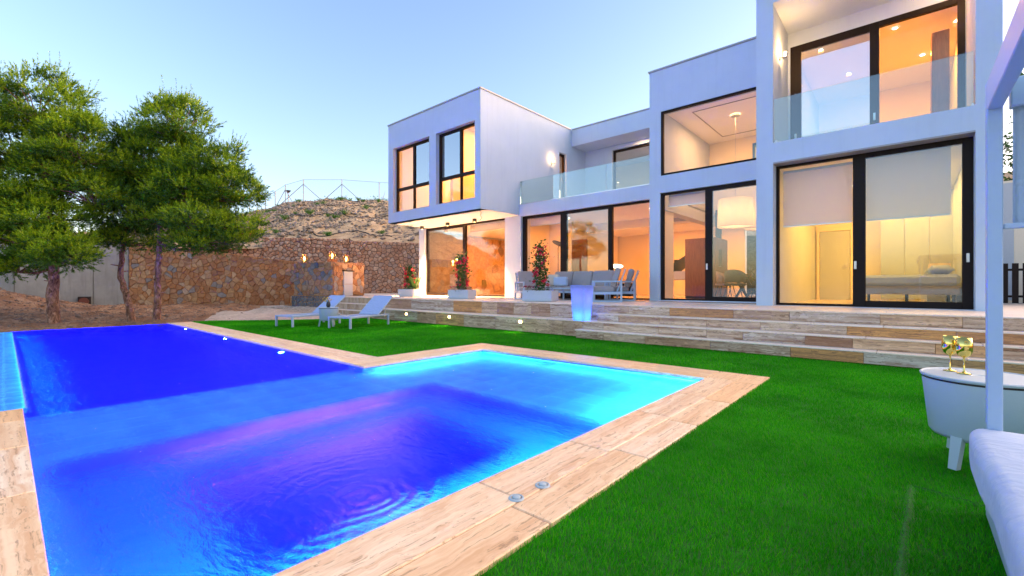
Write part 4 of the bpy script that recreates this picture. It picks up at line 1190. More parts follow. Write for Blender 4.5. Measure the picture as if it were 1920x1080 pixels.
# grand piano
pn = thing('grand_piano', (-6.1,17.2,FZ), 'grand piano with raised dark lid behind the armchairs', 'piano')
m = MB(); m.prism([(-.75,-1),(.75,-1),(.75,.2),(.3,.9),(-.2,1.0),(-.75,.7)], .65, .95); m.build('case', M['planter'], pn, world=False)
m = MB(); m.add([(-.75,-.9,.98),(-.75,.75,.98),(.55,.75,1.95),(.75,-.9,1.95),(-.75,-.9,.95),(-.75,.75,.95),(.55,.75,1.92),(.75,-.9,1.92)], [(0,1,2,3),(7,6,5,4),(0,3,7,4),(1,5,6,2),(0,4,5,1),(3,2,6,7)]); m.build('lid', M['black'], pn, world=False)
for x,y in ((-.6,-.8),(.6,-.8),(0,.75)):
    m = MB(); m.tube([(x,y,.66),(x,y,0)], [.06,.035], 10); m.build('leg', M['black'], pn, world=False)
# low cabinet in the lounge
box_thing('low_cabinet', M['black'], [(-9.0,-6.6,13.2,13.55,.78,1.2)], 'low dark media cabinet just inside the lounge window', 'cabinet')
# wall picture and thermostat in lounge
box_thing('wall_panel_heater', M['black'], [(-8.25,-8.05,20.95,20.99,2.1,2.35)], 'small dark control panel on the far lounge wall', 'control panel', .004)

# hall: fireplace, flue, pendants, dining set
fp = thing('fireplace_block', (-5.0,15.6,FZ), 'rust brown fireplace block with a white niche in the hall', 'fireplace')
front = MB()
fx0, fx1, fy0, fy1, fz1 = -5.5, -4.55, 14.9, 16.2, 2.66
def fbox(a,b,c_,d,e,f): front.box(a,b,c_,d,e,f)
# a niche on the +X side
fbox(fx0,fx1,fy0,fy1,FZ+.08,1.75); fbox(fx0,fx1,fy0,fy1,2.3,fz1); fbox(fx0,fx1,fy0,fy0+.35,1.75,2.3); fbox(fx0,fx1,fy0+.7,fy1,1.75,2.3); fbox(fx0,fx1-.4,fy0+.35,fy0+.7,1.75,2.3)
front.build('body', M['rust'], fp)
m = MB(); m.box(fx1-.399,fx1-.02,fy0+.352,fy0+.698,1.751,1.76); m.box(fx1-.399,fx1-.39,fy0+.352,fy0+.698,1.76,2.298); m.build('niche', M['planter'], fp)
m = MB(); m.tube([(-4.75,15.9,2.66),(-4.75,15.9,3.66)], .1, 16); m.build('flue', M['black'], fp)
m = MB(); m.box(fx0,fx1,fy0+.02,fy1,FZ,FZ+.08); m.build('plinth', M['black'], fp)
M['shade'] = translucent('pale_lamp_shade', (.95,.80,.58), .65)
def pendant(x, y, zt, r, h, label, p):
    t = thing('drum_pendant', (x,y,zt), label, 'pendant lamp', 'drum pendants in the hall')
    m = MB(); m.lathe([(r,0),(r*1.07,-h)], 36); m.build('shade', M['shade'], t, world=False, smooth=True)
    m = MB(); m.lathe([(0,-h+.02),(r*1.06,-h+.02)], 36); m.build('diffuser', M['shade'], t, world=False)
    m = MB(); m.tube([(0,0,-.05),(0,0,6.06-zt)], .006, 6); m.build('cord', M['steel'], t, world=False)
    m = MB(); m.lathe([(0,6.03-zt),(.13,6.03-zt),(.13,6.06-zt)], 24); m.build('ceiling_rose', M['planter'], t, world=False)
    point('pendant_bulb', (x,y,zt-h*.5), p, WARM2, .08)
pendant(-3.72,14.0,3.62,.45,.80,'large cream drum pendant nearer the window',24)
pendant(-3.25,15.0,3.62,.45,.80,'large cream drum pendant farther into the hall',16)
dt = thing('dining_table', (-3.2,14.6,FZ), 'dark dining table behind the hall sliding door', 'table')
m = MB(); m.box(-.55,.75,-.9,.9,.70,.75,.01); m.build('top', M['wood'], dt, world=False)
for x in (-.35,.55):
    m = MB(); m.bar((x-.2,-.6,0),(x+.2,-.6,.70),.06); m.bar((x+.2,-.6,0),(x-.2,-.6,.70),.06); m.bar((x-.2,.6,0),(x+.2,.6,.70),.06); m.bar((x+.2,.6,0),(x-.2,.6,.70),.06); m.build('trestle', M['black'], dt, world=False)
for k in range(5):
    g = thing('wine_glass', (-3.35+.22*k,14.1+.1*(k%2),FZ+.75), ['leftmost clear wine glass on the dining table','second clear wine glass from the left on the dining table','middle clear wine glass on the dining table','second clear wine glass from the right on the dining table','rightmost clear wine glass on the dining table'][k], 'glass', 'clear wine glasses on the dining table')
    m = MB(); m.lathe([(0,0),(.035,0),(.005,.01),(.005,.1),(.04,.15),(.035,.22)], 12); m.build('bowl', M['rail_glass'], g, world=False, smooth=True)
def dchair(x, y, rz, label, mat):
    t = thing('dining_chair', (x,y,FZ), label, 'chair', 'dining chairs in the hall', rz)
    m = MB(); m.box(-.24,.24,-.24,.24,.42,.49,.03); m.build('seat', mat, t, world=False)
    m = MB(); vs=[];fs=[]
    for i in range(13):
        a = -1.5+3.0*i/12; hh = .86-.14*(abs(a)/1.5)**2
        vs += [(.26*math.sin(a),.24*math.cos(a),.5),(.28*math.sin(a),.27*math.cos(a),hh),(.225*math.sin(a),.205*math.cos(a),.5),(.245*math.sin(a),.235*math.cos(a),hh)]
    for i in range(12):
        o=i*4; fs += [(o,o+1,o+5,o+4),(o+2,o+6,o+7,o+3),(o+1,o+3,o+7,o+5),(o,o+4,o+6,o+2)]
    m.add(vs,fs); m.build('backrest', mat, t, world=False, smooth=True)
    for sx in (-1,1):
        for sy in (-1,1):
            m = MB(); m.tube([(sx*.16,sy*.16,.43),(sx*.26,sy*.25,0)], [.016,.01], 8); m.build('leg', M['black'], t, world=False)
    return t
olive = mat_fabric('olive_velvet', (.16,.15,.08)); pinkf = mat_fabric('dusty_velvet', (.5,.33,.28))
dchair(-3.55,13.35,math.pi,'olive dining chair with its back to the sliding door',olive)
dchair(-4.1,14.4,math.pi/2,'dusty pink dining chair at the left end of the dining table',pinkf)
dchair(-2.85,13.3,math.pi,'olive dining chair nearest the right pier',olive)
pl = thing('potted_palm', (-2.75,13.0,FZ), 'dark spiky houseplant behind the hall sliding door', 'plant')
def blades(m, c, n, L, w, spread, droop, r=random):
    for k in range(n):
        a = 2*math.pi*k/n + r.uniform(-.3,.3); ll = L*r.uniform(.7,1.1); sp = spread*r.uniform(.4,1.2); pts=[]
        for i in range(6):
            t_ = i/5; rad = sp*ll*t_; z = ll*(t_ - droop*t_*t_); pts.append((c[0]+math.cos(a)*rad, c[1]+math.sin(a)*rad, c[2]+z))
        vs=[];fs=[]
        for i,p in enumerate(pts):
            ww = w*(1-(i/5)**2)*.5+.001; vs += [(p[0]-math.sin(a)*ww,p[1]+math.cos(a)*ww,p[2]),(p[0],p[1],p[2]-ww*.4),(p[0]+math.sin(a)*ww,p[1]-math.cos(a)*ww,p[2])]
        for i in range(5): fs += [(i*3,i*3+1,i*3+4,i*3+3),(i*3+1,i*3+2,i*3+5,i*3+4)]
        m.add(vs,fs)
m = MB(); blades(m,(0,0,.25),26,.85,.05,.8,.35); m.build('leaves', M['leaf'], pl, world=False)
m = MB(); m.lathe([(0,0),(.12,0),(.15,.28),(.13,.28),(.12,.24),(0,.24)], 18); m.build('pot', M['black'], pl, world=False)
# blue glazed garden doors at the back of the hall
gd = thing('garden_door', (-3.9,20.9,FZ), 'tall glazed door at the back of the hall painted with blue dusk', 'door')
bluep = plain('painted_dusk_blue', (.05,.22,.55), .5)  # blue dusk beyond the glass is painted onto opaque panels
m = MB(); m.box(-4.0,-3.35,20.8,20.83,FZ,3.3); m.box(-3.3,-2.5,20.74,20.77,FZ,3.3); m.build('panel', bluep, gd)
m = MB()
for x in (-4.05,-3.35,-2.52): m.box(x,x+.06,20.7,20.84,FZ,3.35)
m.box(-4.05,-2.46,20.7,20.84,3.3,3.4); m.build('frame', bluep, gd)
iw = thing('gallery_window', (-2.9,16.3,5.2), 'gallery window with dusk blue painted on its pane, high on the back wall of the hall', 'window')
m = MB(); m.box(-3.75,-2.46,16.37,16.395,5.1,5.75); m.build('pane', plain('dusk_sky_pane', (.25,.5,.6), .1), iw)  # reflected blue is painted into the opaque pane
m = MB(); m.box(-3.82,-3.75,16.34,16.395,5.0,5.82); m.box(-3.75,-2.46,16.34,16.395,5.75,5.82); m.build('frame', bluep, iw)

# bedroom lower right
def blind(x0, x1, z0, z1, y, label):
    t = thing('roller_blind', ((x0+x1)/2,y,z1), label, 'blind', 'roller blinds of the right bay')
    m = MB(); m.box(x0,x1,y-.002,y+.002,z0,z1); m.build('fabric', M['blind'], t)
    m = MB(); m.box(x0,x1,y-.012,y+.012,z0-.03,z0,.004); m.build('bottom_bar', M['steel'], t)
    m = MB(); m.tube([(x0,y+.05,z1+.03),(x1,y+.05,z1+.03)], .035, 14); m.build('roller', M['planter'], t)
def mat_blind():
    t = NT('screen_blind_fabric'); v = t.coords((1,1,1)); n = t.noise(v, 300, 2)
    df = t.new('ShaderNodeBsdfDiffuse'); df.inputs[0].default_value = (.78,.74,.7,1)
    tl = t.new('ShaderNodeBsdfTranslucent'); tl.inputs[0].default_value = (.8,.75,.7,1)
    tp = t.new('ShaderNodeBsdfTransparent')
    a = t.new('ShaderNodeMixShader'); a.inputs[0].default_value = .5; t.link(df.outputs[0], a.inputs[1]); t.link(tl.outputs[0], a.inputs[2])
    b = t.new('ShaderNodeMixShader'); b.inputs[0].default_value = .10; t.link(a.outputs[0], b.inputs[1]); t.link(tp.outputs[0], b.inputs[2]); t.link(b.outputs[0], t.out.inputs[0])
    return t.m
M['blind'] = mat_blind()
blind(-2.03,-.82,2.42,3.56,11.3,'half lowered white roller blind behind the left fixed pane')
blind(-.60,.60,2.42,3.66,11.3,'half lowered white roller blind behind the right sliding door')
blind(-10.5,-9.05,3.35,3.6,12.95,'nearly raised roller blind at the left of the lounge window')
blind(-5.05,-4.0,3.36,3.62,12.42,'nearly raised roller blind at the left of the hall window')
blind(-13.75,-11.6,3.4,3.62,12.95,'nearly raised roller blind in the garden room window')
wd = thing('white_door', (-1.6,16.78,FZ), 'white interior door with a steel handle in the bedroom', 'door')
m = MB(); m.box(-2.02,-1.27,16.74,16.79,FZ,2.78,.003); m.build('leaf', M['planter'], wd)
m = MB(); m.box(-2.1,-2.03,16.72,16.8,FZ,2.86,.003); m.box(-1.26,-1.19,16.72,16.8,FZ,2.86,.003); m.box(-2.03,-1.26,16.72,16.8,2.79,2.86,.003); m.build('frame', M['inner'], wd)
m = MB(); m.bar((-1.33,16.70,1.7),(-1.45,16.70,1.7),.02); m.bar((-1.33,16.74,1.7),(-1.33,16.69,1.7),.02); m.build('handle', M['steel'], wd)
for k in range(3):
    m = MB(); m.box(-2.035,-2.015,16.725,16.742,1.0+k*.8,1.1+k*.8); m.build('hinge', M['steel'], wd)
wr = thing('wardrobe', (.2,16.2,FZ), 'wall of pale wardrobe doors behind the bed', 'wardrobe')
m = MB(); m.box(-.55,3.9,16.22,16.75,FZ,3.68); m.build('carcass', M['inner'], wr)
for k in range(5):
    m = MB(); m.box(-.54+k*.5,-.05+k*.5,16.19,16.215,FZ+.06,3.62,.003); m.build('door', M['planter'], wr)
bd = thing('bed', (.3,14.2,FZ), 'low bed with white mattress and taupe base in the bedroom', 'bed')
m = MB(); m.box(-1.15,.55,-.95,.95,.22,.42,.02); m.build('base', M['fab_grey'], bd, world=False)
m = MB(); m.box(-1.15,.55,-.95,.95,.42,.66,.06); m.build('mattress', M['fab_white'], bd, world=False)
for x in (-1.05,-.3,.45):
    for y in (-.85,.85):
        m = MB(); m.box(x-.03,x+.03,y-.03,y+.03,0,.22); m.build('leg', M['black'], bd, world=False)
for k, y in enumerate((-.5,.45)):
    p_ = thing('pillow', (.55,14.2+y,FZ+.66), ['white pillow on the near side of the bed','white pillow on the far side of the bed'][k], 'pillow')
    m = MB(); m.box(-.22,.22,-.35,.35,0,.2,.09); m.build('cushion', M['fab_white'], p_, world=False, smooth=True)
def table_lamp(x, y, z, label, p, r=.17, lit=True, cat='table lamp'):
    t = thing('table_lamp', (x,y,z), label, cat)
    m = MB(); m.lathe([(r*1.0,.25),(r*.82,.48)], 28); m.build('shade', M['shade'], t, world=False, smooth=True)
    m = MB(); m.lathe([(0,0),(.07,0),(.07,.015),(.012,.03),(.03,.12),(.012,.2),(.012,.3)], 14); m.build('foot', M['steel'], t, world=False, smooth=True)
    if lit: point('table_lamp_bulb', (x,y,z+.36), p, WARM2, .04)
    return t
ns = thing('nightstand', (.62,15.6,FZ), 'white nightstand beside the bed', 'nightstand')
m = MB(); m.box(-.25,.25,-.2,.2,0,.5,.01); m.build('body', M['planter'], ns, world=False); m = MB(); m.box(-.23,.23,-.222,-.202,.26,.47,.003); m.build('drawer', M['inner'], ns, world=False)
table_lamp(.62,15.6,FZ+.5,'unlit pale table lamp beside the bed',0,.24,False)
# upper right: dark tall cabinet, curtains
box_thing('tall_cabinet', M['wood'], [(.40,.68,13.2,13.8,4.15,6.55)], 'tall dark wooden column cabinet in the upper right bedroom', 'cabinet')
# cube bedroom lamps and headboards
M['slats'] = M['wood']
for k,(x,lab) in enumerate(((-13.95,'lit table lamp in the left cube window'),(-12.45,'lit table lamp in the right cube window'))):
    ns = thing('nightstand', (x,14.6,4.0), ['wooden nightstand in the left cube room','wooden nightstand in the right cube room'][k], 'nightstand')
    m = MB(); m.box(-.3,.3,-.2,.2,0,.62,.01); m.build('body', M['wood'], ns, world=False); m = MB(); m.box(-.27,.27,-.222,-.202,.34,.58,.003); m.build('drawer', M['wood'], ns, world=False)
    table_lamp(x,14.6,4.62,lab,26,.2)
    hb = thing('headboard', (x+.8,15.4,4.0), ['slatted timber headboard in the left cube room','slatted timber headboard in the right cube room'][k], 'headboard')
    for q in range(7):
        m = MB(); m.box(-.9,.45,.1,.14,.5+q*.15,.63+q*.15,.004); m.build('slat', M['wood'], hb, world=False)
# ------------------------------------------------------------------ wall lamps and outdoor lamps
def wall_lamp(x, y, z, nrm, label, p):
    t = thing('wall_lamp', (x,y,z), label, 'wall lamp', 'square wall lamps on the house', math.atan2(-nrm[0], nrm[1]) )
    # local +Y points away from the wall
    m = MB(); m.box(-.05,.05,0,.02,-.09,.09,.004); m.box(-.012,.012,.02,.09,-.07,-.05); m.build('bracket', M['steel'], t, world=False)
    m = MB(); m.box(-.05,.05,.05,.15,-.075,-.055,.004); m.build('tray', M['steel'], t, world=False)
    m = MB()
    for a,b,c_,d in ((-.045,.045,.145,.148),(-.048,-.045,.055,.145),(.045,.048,.055,.145)): m.box(a,b,c_,d,-.054,.075)
    m.build('glass', M['pane'], t, world=False)
    m = MB(); m.lathe([(0,-.05),(.015,-.04),(.022,0),(.015,.035),(0,.045)], 12, (0,.1,0)); m.build('bulb', M['bulb'], t, world=False, smooth=True)
    n = Vector((*nrm,0)); point('wall_lamp_light', (x+n.x*.1, y+n.y*.1, z+.09), p, (1,.55,.22), .02)
M['bulb'] = emit('warm_bulb', (1,.55,.2), 6)
wall_lamp(CX1, 14.64, 6.13, (1,0), 'glowing wall lamp on the cube side wall above the balcony', 18)
wall_lamp(-2.13, 11.45, 6.25, (1,0), 'glowing wall lamp at the left inside the upper right balcony', 45)
wall_lamp(.87, 11.6, 6.62, (-1,0), 'glowing wall lamp at the right inside the upper right balcony', 45)
for x, lab in ((-15.9,'leftmost black cube spotlight under the cube wing'),(-14.2,'middle black cube spotlight under the cube wing'),(-12.6,'rightmost black cube spotlight under the cube wing')):
    t = thing('cube_spotlight', (x,12.1,3.73), lab, 'spotlight', 'black cube spotlights under the cube wing')
    m = MB(); m.box(-.06,.06,-.06,.06,-.13,0,.004); m.build('housing', M['black'], t, world=False)
    m = MB(); m.lathe([(0,-.132),(.04,-.132)], 12); m.build('lens', M['bulb'], t, world=False)
    d = bpy.data.lights.new('spotlight_beam','AREA'); d.energy = 90; d.size = .08; d.spread = R(75); d.color = (1,.55,.25)
    o = bpy.data.objects.new('spotlight_beam', d); col.objects.link(o); o.location = (x,12.1,3.58)
cb_ = MB(); cb_.tube([(-11.15,11.0,3.73),(-11.12,11.0,3.66),(-11.2,11.02,3.58),(-11.1,11.02,3.5),(-11.22,11.02,3.4)], .008, 5)
tag(cb_.build('loose_cable', M['black']), 'short loose cable dangling from the soffit of the cube wing', 'cable')
# recessed step lights in the long low wall
for x, lab in ((-11.8,'recessed step light at the left, beside the lounger'),(-9.75,'middle recessed step light in the low wall'),(-7.1,'right recessed step light in the low wall')):
    t = thing('step_light', (x,8.375,.235), lab, 'step light', 'recessed step lights above the lawn')
    m = MB(); m.box(-.06,.06,-.006,.01,-.045,.045,.002); m.build('frame', M['steel'], t, world=False)
    m = MB(); m.box(-.045,.045,-.009,-.0065,-.03,.03); m.build('lens', M['bulb'], t, world=False)
    d = bpy.data.lights.new('step_beam','SPOT'); d.energy = 8; d.color = (1,.75,.2); d.spot_size = R(110); d.spot_blend = .8; d.shadow_soft_size = .02
    o = bpy.data.objects.new('step_beam', d); col.objects.link(o); o.location = (x,8.34,.235)
    o.rotation_euler = Vector((0,.75,.65)).to_track_quat('Z','Y').to_euler()
# lanterns on the stone block
def lantern(x, y, z, label):
    t = thing('lantern', (x,y,z), label, 'lantern', 'lanterns on the stone block')
    m = MB(); m.lathe([(0,0),(.11,0),(.11,.03),(.05,.04),(0,.04)], 14); m.build('base', M['black'], t, world=False)
    m = MB(); m.lathe([(.08,.04),(.15,.14),(.15,.26),(.1,.33),(.06,.35)], 16); m.build('glass', M['amber'], t, world=False, smooth=True)
    m = MB()
    for k in range(6):
        a = k*math.pi/3; m.tube([(.085*math.cos(a),.085*math.sin(a),.04),(.155*math.cos(a),.155*math.sin(a),.14),(.155*math.cos(a),.155*math.sin(a),.26),(.06*math.cos(a),.06*math.sin(a),.36)], .006, 5)
    m.build('cage', M['black'], t, world=False)
    m = MB(); m.lathe([(0,.08),(.03,.1),(.045,.17),(.02,.24),(0,.25)], 12); m.build('bulb', M['bulb'], t, world=False, smooth=True)
    point('lantern_light', (x,y,z+.3), 22, (1,.5,.15), .04)
M['amber'] = glass('amber_glass', (1,.72,.4), .03, .5)
lantern(-19.2,8.45,2.12,'leftmost amber lantern at the left end of the stone block')
lantern(-18.35,9.25,2.25,'middle and highest amber lantern on the stone block')
lantern(-18.1,9.75,2.12,'rightmost amber lantern above the white panel of the stone block')
pdst = MB(); pdst.box(-18.5,-18.2,9.1,9.4,2.1,2.25,.01); tag(pdst.build('lantern_plinth', M['stone']), 'small raised stone under the middle lantern', 'stone')

# ------------------------------------------------------------------ pool lamps and added pool lights
BL = (.04,.30,1.0)
def pool_lamp(x, y, z, nrm, label, p, c, rad=.1, spread=175):
    t = thing('pool_lamp', (x,y,z), label, 'pool lamp', 'underwater pool lamps')
    n = Vector(nrm); q = n.to_track_quat('Z','Y').to_euler()
    m = MB(); m.lathe([(0,.012),(rad*.8,.01)], 20); o = m.build('lens', emit('pool_lamp_lens', tuple(.15+.85*k for k in c), .8), t, world=False); o.rotation_euler = q
    m = MB(); m.lathe([(rad*.8,.014),(rad,.012),(rad*1.05,0)], 20); o = m.build('ring', M['planter'], t, world=False); o.rotation_euler = q
    d = bpy.data.lights.new('pool_lamp_beam','AREA'); d.energy = p; d.color = c; d.shape = 'DISK'; d.size = rad*1.6; d.spread = R(spread)
    o = bpy.data.objects.new('pool_lamp_beam', d); col.objects.link(o); o.location = Vector((x,y,z)) + n*.05
    o.rotation_euler = (-n).to_track_quat('-Z','Y').to_euler() if False else n.to_track_quat('-Z','Y').to_euler()
PK = .3
def added_strip(p0, p1, nrm, label, power, c, name='added_light_strip'):  # strips are additions that light the basin; none is seen
    """underwater fitting added to light the pool, from p0 to p1 shining along nrm"""
    p0, p1, n = Vector(p0), Vector(p1), Vector(nrm); mid = (p0+p1)/2; L = (p1-p0).length
    t = thing(name, mid, label, 'added light strip', 'added underwater light strips')
    m = MB(); m.bar(p0-mid, p1-mid, .012, .03, .002); m.build('housing', M['planter'], t, world=False)
    m = MB(); m.bar(p0-mid+n*.009, p1-mid+n*.009, .004, .02); m.build('lens', emit('strip_lens', c, 2.0), t, world=False)
    d = bpy.data.lights.new('strip_beam','AREA'); d.energy = power; d.color = c; d.shape = 'RECTANGLE'; d.size = L; d.size_y = .03
    o = bpy.data.objects.new('strip_beam', d); col.objects.link(o); o.location = mid + n*.03
    X = (p1-p0).normalized(); Z = -n; Y = Z.cross(X); o.rotation_euler = Matrix((X,Y,Z)).transposed().to_euler()
pool_lamp(-14.4, YF-.002, -.14, (0,-1,0), 'underwater lamp farthest along the long pool arm', 7, BL, .04)
pool_lamp(-11.2, YF-.002, -.14, (0,-1,0), 'middle underwater lamp on the long pool arm', 14, BL, .04)
pool_lamp(-8.2, YF-.002, -.14, (0,-1,0), 'nearest underwater lamp on the long pool arm', 30, (.05,.38,1), .04)
added_strip((-16.5,YS+.01,-.9), (-6.2,YS+.01,-.9), (0,1,0), 'added long light strip in the southern wall of the deep arm', 420, (.0,.03,1.0))
added_strip((-16.5,YS-.01,-.075), (-6.2,YS-.01,-.075), (0,-.8,-.6), 'added thin light strip along the wet ledge', .5, (.02,.30,1.0))
added_strip((XN-.01,3.7,-.14), (XN-.01,5.4,-.14), (-1,0,0), 'added light strip beside the lawn corner of the shelf', 18, (.14,.66,1.0))
added_strip((XN-.01,.4,-.32), (XN-.01,3.4,-.32), (-1,0,0), 'added light strip under the near coping above the spa bench', 44, (.02,.60,1.0))
added_strip((-5.5,YT-.012,-.10), (-1.9,YT-.012,-.10), (0,-.35,-.94), 'added light strip tucked under the far coping of the shelf', 5, (.16,.68,1.0))
added_strip((XL+.012,3.5,-.10), (XL+.012,5.4,-.10), (.35,0,-.94), 'added light strip tucked under the left coping of the shelf', 4, (.15,.75,1.0))
added_strip((-3.9,.95,-1.335), (-3.9,2.7,-1.335), (-.75,0,.65), 'added violet light strip on the pit floor beside its far wall', 1.3, (.9,.10,.9))
added_strip((-4.33,.9,-.805), (-4.33,2.9,-.805), (-.75,0,.65), 'added violet light strip on the spa bench beside the riser', 1.4, (.9,.10,.9))
VI = (1.0,.10,.6)  # spa lamps added unseen where the water glows purple
pool_lamp(PX1-.004, 2.3, -1.05, (-1,0,.1), 'unseen violet spa lamp in the pit wall farther from the camera', 55, VI, .09, 60)
pool_lamp(XN-.004, 1.7, -.6, (-1,0,0), 'unseen violet spa lamp in the bench wall below the near coping', 26, VI, .07, 60)
pool_lamp(PX1-.004, 1.8, -.95, (-.6,0,-.8), 'unseen violet spa lamp in the pit wall nearer the camera', 110, VI, .09, 55)
# air buttons in the coping
for x, y, lab in ((-1.51,1.97,'round white spa air button farther from the camera'),(-1.52,1.76,'round white spa air button nearer the camera')):
    t = thing('air_button', (x,y,.0006), lab, 'spa button', 'spa air buttons in the coping')
    m = MB(); m.lathe([(.028,.004),(.030,.007),(.038,.006),(.042,.0)], 28); m.build('flange', M['plastic'], t, world=False, smooth=True)
    m = MB(); m.lathe([(0,.012),(.018,.012),(.022,.009),(.023,.003)], 24); m.build('cap', M['plastic'], t, world=False, smooth=True)

# ------------------------------------------------------------------ sun loungers and round side table
def lounger(x, y, rz, label):
    t = thing('sun_lounger', (x,y,0), label, 'sun lounger', 'sun loungers on the lawn', rz)
    W, L, HS = .36, 1.98, .31     # foot end at y=0, head at y=L
    wm = M['white_metal']
    for sx in (-1,1):
        m = MB(); m.box(sx*W-.03 if sx>0 else sx*W-.02, sx*W+.02 if sx>0 else sx*W+.03, 0,.05,0,HS,.005); m.build('leg', wm, t, world=False)
        m = MB(); m.box(sx*W-.03 if sx>0 else sx*W-.02, sx*W+.02 if sx>0 else sx*W+.03, L-.45,L-.40,0,HS,.005); m.build('leg', wm, t, world=False)
        m = MB(); m.box(sx*W-.02,sx*W+.02,.05,L-.4,HS-.045,HS,.004); m.build('side_rail', wm, t, world=False)
        m = MB(); m.bar((sx*(W-.03),1.12,HS-.02),(sx*(W-.03),1.78,.80),.035,.03,.003); m.build('back_rail', wm, t, world=False)
    m = MB(); m.box(-W+.02,W-.02,0,.04,HS-.045,HS,.004); m.build('end_rail', wm, t, world=False)
    m = MB(); m.box(-W+.02,W-.02,L-.44,L-.40,HS-.045,HS,.004); m.build('end_rail', wm, t, world=False)
    m = MB(); m.tube([(-W+.06,1.5,.57),(-W+.06,1.46,.22),(W-.06,1.46,.22),(W-.06,1.5,.57)], .012, 8); m.build('support_bow', M['steel'], t, world=False)
    m = MB(); vs=[];fs=[]; n=16
    for i in range(n):
        q = i/(n-1); yy = .03+1.1*q; zz = HS-.006 - .025*math.sin(math.pi*q)
        vs += [(-W+.03,yy,zz),(W-.03,yy,zz),(-W+.03,yy,zz-.006),(W-.03,yy,zz-.006)]
    for i in range(n-1): o=i*4; fs += [(o,o+1,o+5,o+4),(o+2,o+6,o+7,o+3),(o,o+4,o+6,o+2),(o+1,o+3,o+7,o+5)]
    m.add(vs,fs); m.build('seat_sling', M['sling'], t, world=False, smooth=True)
    m = MB(); m.bar((0,1.12,HS+.005),(0,1.80,.825),W*2-.06,.008); m.build('back_sling', M['sling'], t, world=False)
    return t
lounger(-12.75,5.05,R(12),'left white sun lounger with raised back, partly behind the round side table')
lounger(-11.1,5.78,R(19),'right white sun lounger with raised back, in front of the side table')
def drum_table(x, y, sc, label, rz=0, rr=.27, hh=.52):
    t = thing('cooler_table', (x,y,0), label, 'side table', 'round cooler side tables', rz)
    m = MB(); m.lathe([(0,.17),(rr*.80,.165),(rr*.86,.19),(rr*.965,hh-.045),(rr*.965,hh-.03)], 44); m.build('tub', M['plastic'], t, world=False, smooth=True)
    m = MB(); m.lathe([(rr*.93,hh-.031),(rr*.93,hh-.018)], 40); m.build('seal', M['black'], t, world=False)
    m = MB(); m.lathe([(rr*.96,hh-.019),(rr,hh-.015),(rr*1.01,hh-.004),(rr*.985,hh+.002),(rr*.95,hh-.004),(rr*.2,hh-.004),(rr*.17,hh-.009),(0,hh-.009)], 52); m.build('lid', M['plastic'], t, world=False, smooth=False)
    for k in range(3):
        a = k*2*math.pi/3
        c_, s_ = math.cos(a), math.sin(a)
        m = MB(); q = []
        for r0, z0, w in ((rr*.70,.19,.052),(rr*.74,.21,.055),(rr*.98,.0,.034),(rr*.86,.0,.034)):
            pass
        vs = []
        for (r0,z0,w) in ((rr*.80,.19,.028),(rr*.93,0,.021)):
            for dr, dw in ((-.02,-1),(.02,-1),(.02,1),(-.02,1)):
                vs.append(((r0+dr)*c_-dw*w*s_, (r0+dr)*s_+dw*w*c_, z0))
        m.add(vs, [(0,1,5,4),(1,2,6,5),(2,3,7,6),(3,0,4,7),(3,2,1,0),(4,5,6,7)]); m.build('leg', M['plastic'], t, world=False)
    return t
drum_table(-12.0,5.95,1,'small white round side table between the two sun loungers')
vz = thing('flower_vase', (-11.98,5.93,.52), 'small dark vase of yellow flowers on the round table between the loungers', 'vase')
m = MB(); m.lathe([(0,0),(.04,0),(.06,.06),(.05,.12),(.035,.15)], 14); m.build('vase', M['black'], vz, world=False, smooth=True)
m = MB()
for k in range(16):
    a = k*2.4; rr_ = .03+.006*k; p = (math.cos(a)*rr_-.05, math.sin(a)*rr_, .22+.05*math.sin(k*1.7)); m.tube([(0,0,.12),p],.003,4,False); m.mi=1; m.lathe([(0,-.02),(.026,0),(0,.018)],6,p); m.mi=0
tag(m.build('flowers', [M['leaf'], plain('mustard_petals', (.62,.42,.08), .7)], vz, world=False), kind='stuff')
drum_table(.36,4.02,1,'large white round side table in the right foreground carrying two gold glasses', R(-122), .295, .545)
def goblet(x, y, z, label, h=.235):
    t = thing('gold_goblet', (x,y,z), label, 'wine glass', 'gold wine glasses')
    m = MB(); m.lathe([(0,.003),(.034,.002),(.036,.004),(.012,.009),(.0045,.02),(.0042,.095),(.008,.105)], 28); m.build('stem', M['gold'], t, world=False, smooth=True)
    m = MB(); m.lathe([(0,.104),(.012,.105),(.03,.12),(.041,.15),(.043,.18),(.036,.232),(.0345,.232),(.0415,.18),(.0395,.15),(.028,.122),(0,.107)], 32); m.build('bowl', M['gold'], t, world=False, smooth=True)
goblet(.215,4.13,.542,'left shiny gold wine glass standing on the large side table')
goblet(.275,4.05,.542,'right shiny gold wine glass standing on the large side table')

# ------------------------------------------------------------------ daybed with canopy frame
db = thing('canopy_daybed', (1.1,2.1,0), 'white canopied daybed cropped at the right edge of the lawn', 'daybed')
pm = M['white_metal']
DX0, DX1, DY0, DY1 = .285, 2.0, .9, 3.12
for x in (.29, 1.93):
    m = MB(); m.box(x,x+.054,3.135,3.19,0,2.085,.004); m.build('post', pm, db)
m = MB(); m.box(1.93,2.008,.82,.898,0,2.085,.004); m.build('post', pm, db)
m = MB(); m.box(.29,.344,-.9,3.133,1.95,2.085,.004); m.build('top_rail', pm, db)
m = MB(); m.box(1.93,2.008,-.9,3.133,1.95,2.085,.004); m.build('top_rail', pm, db)
m = MB(); m.box(.37,1.928,3.14,3.21,1.95,2.085,.004); m.build('top_rail', pm, db)
for k in range(4):
    m = MB(); m.box(.37,1.928,2.72-k*.45,2.77-k*.45,1.99,2.05,.003); m.build('slat', pm, db)
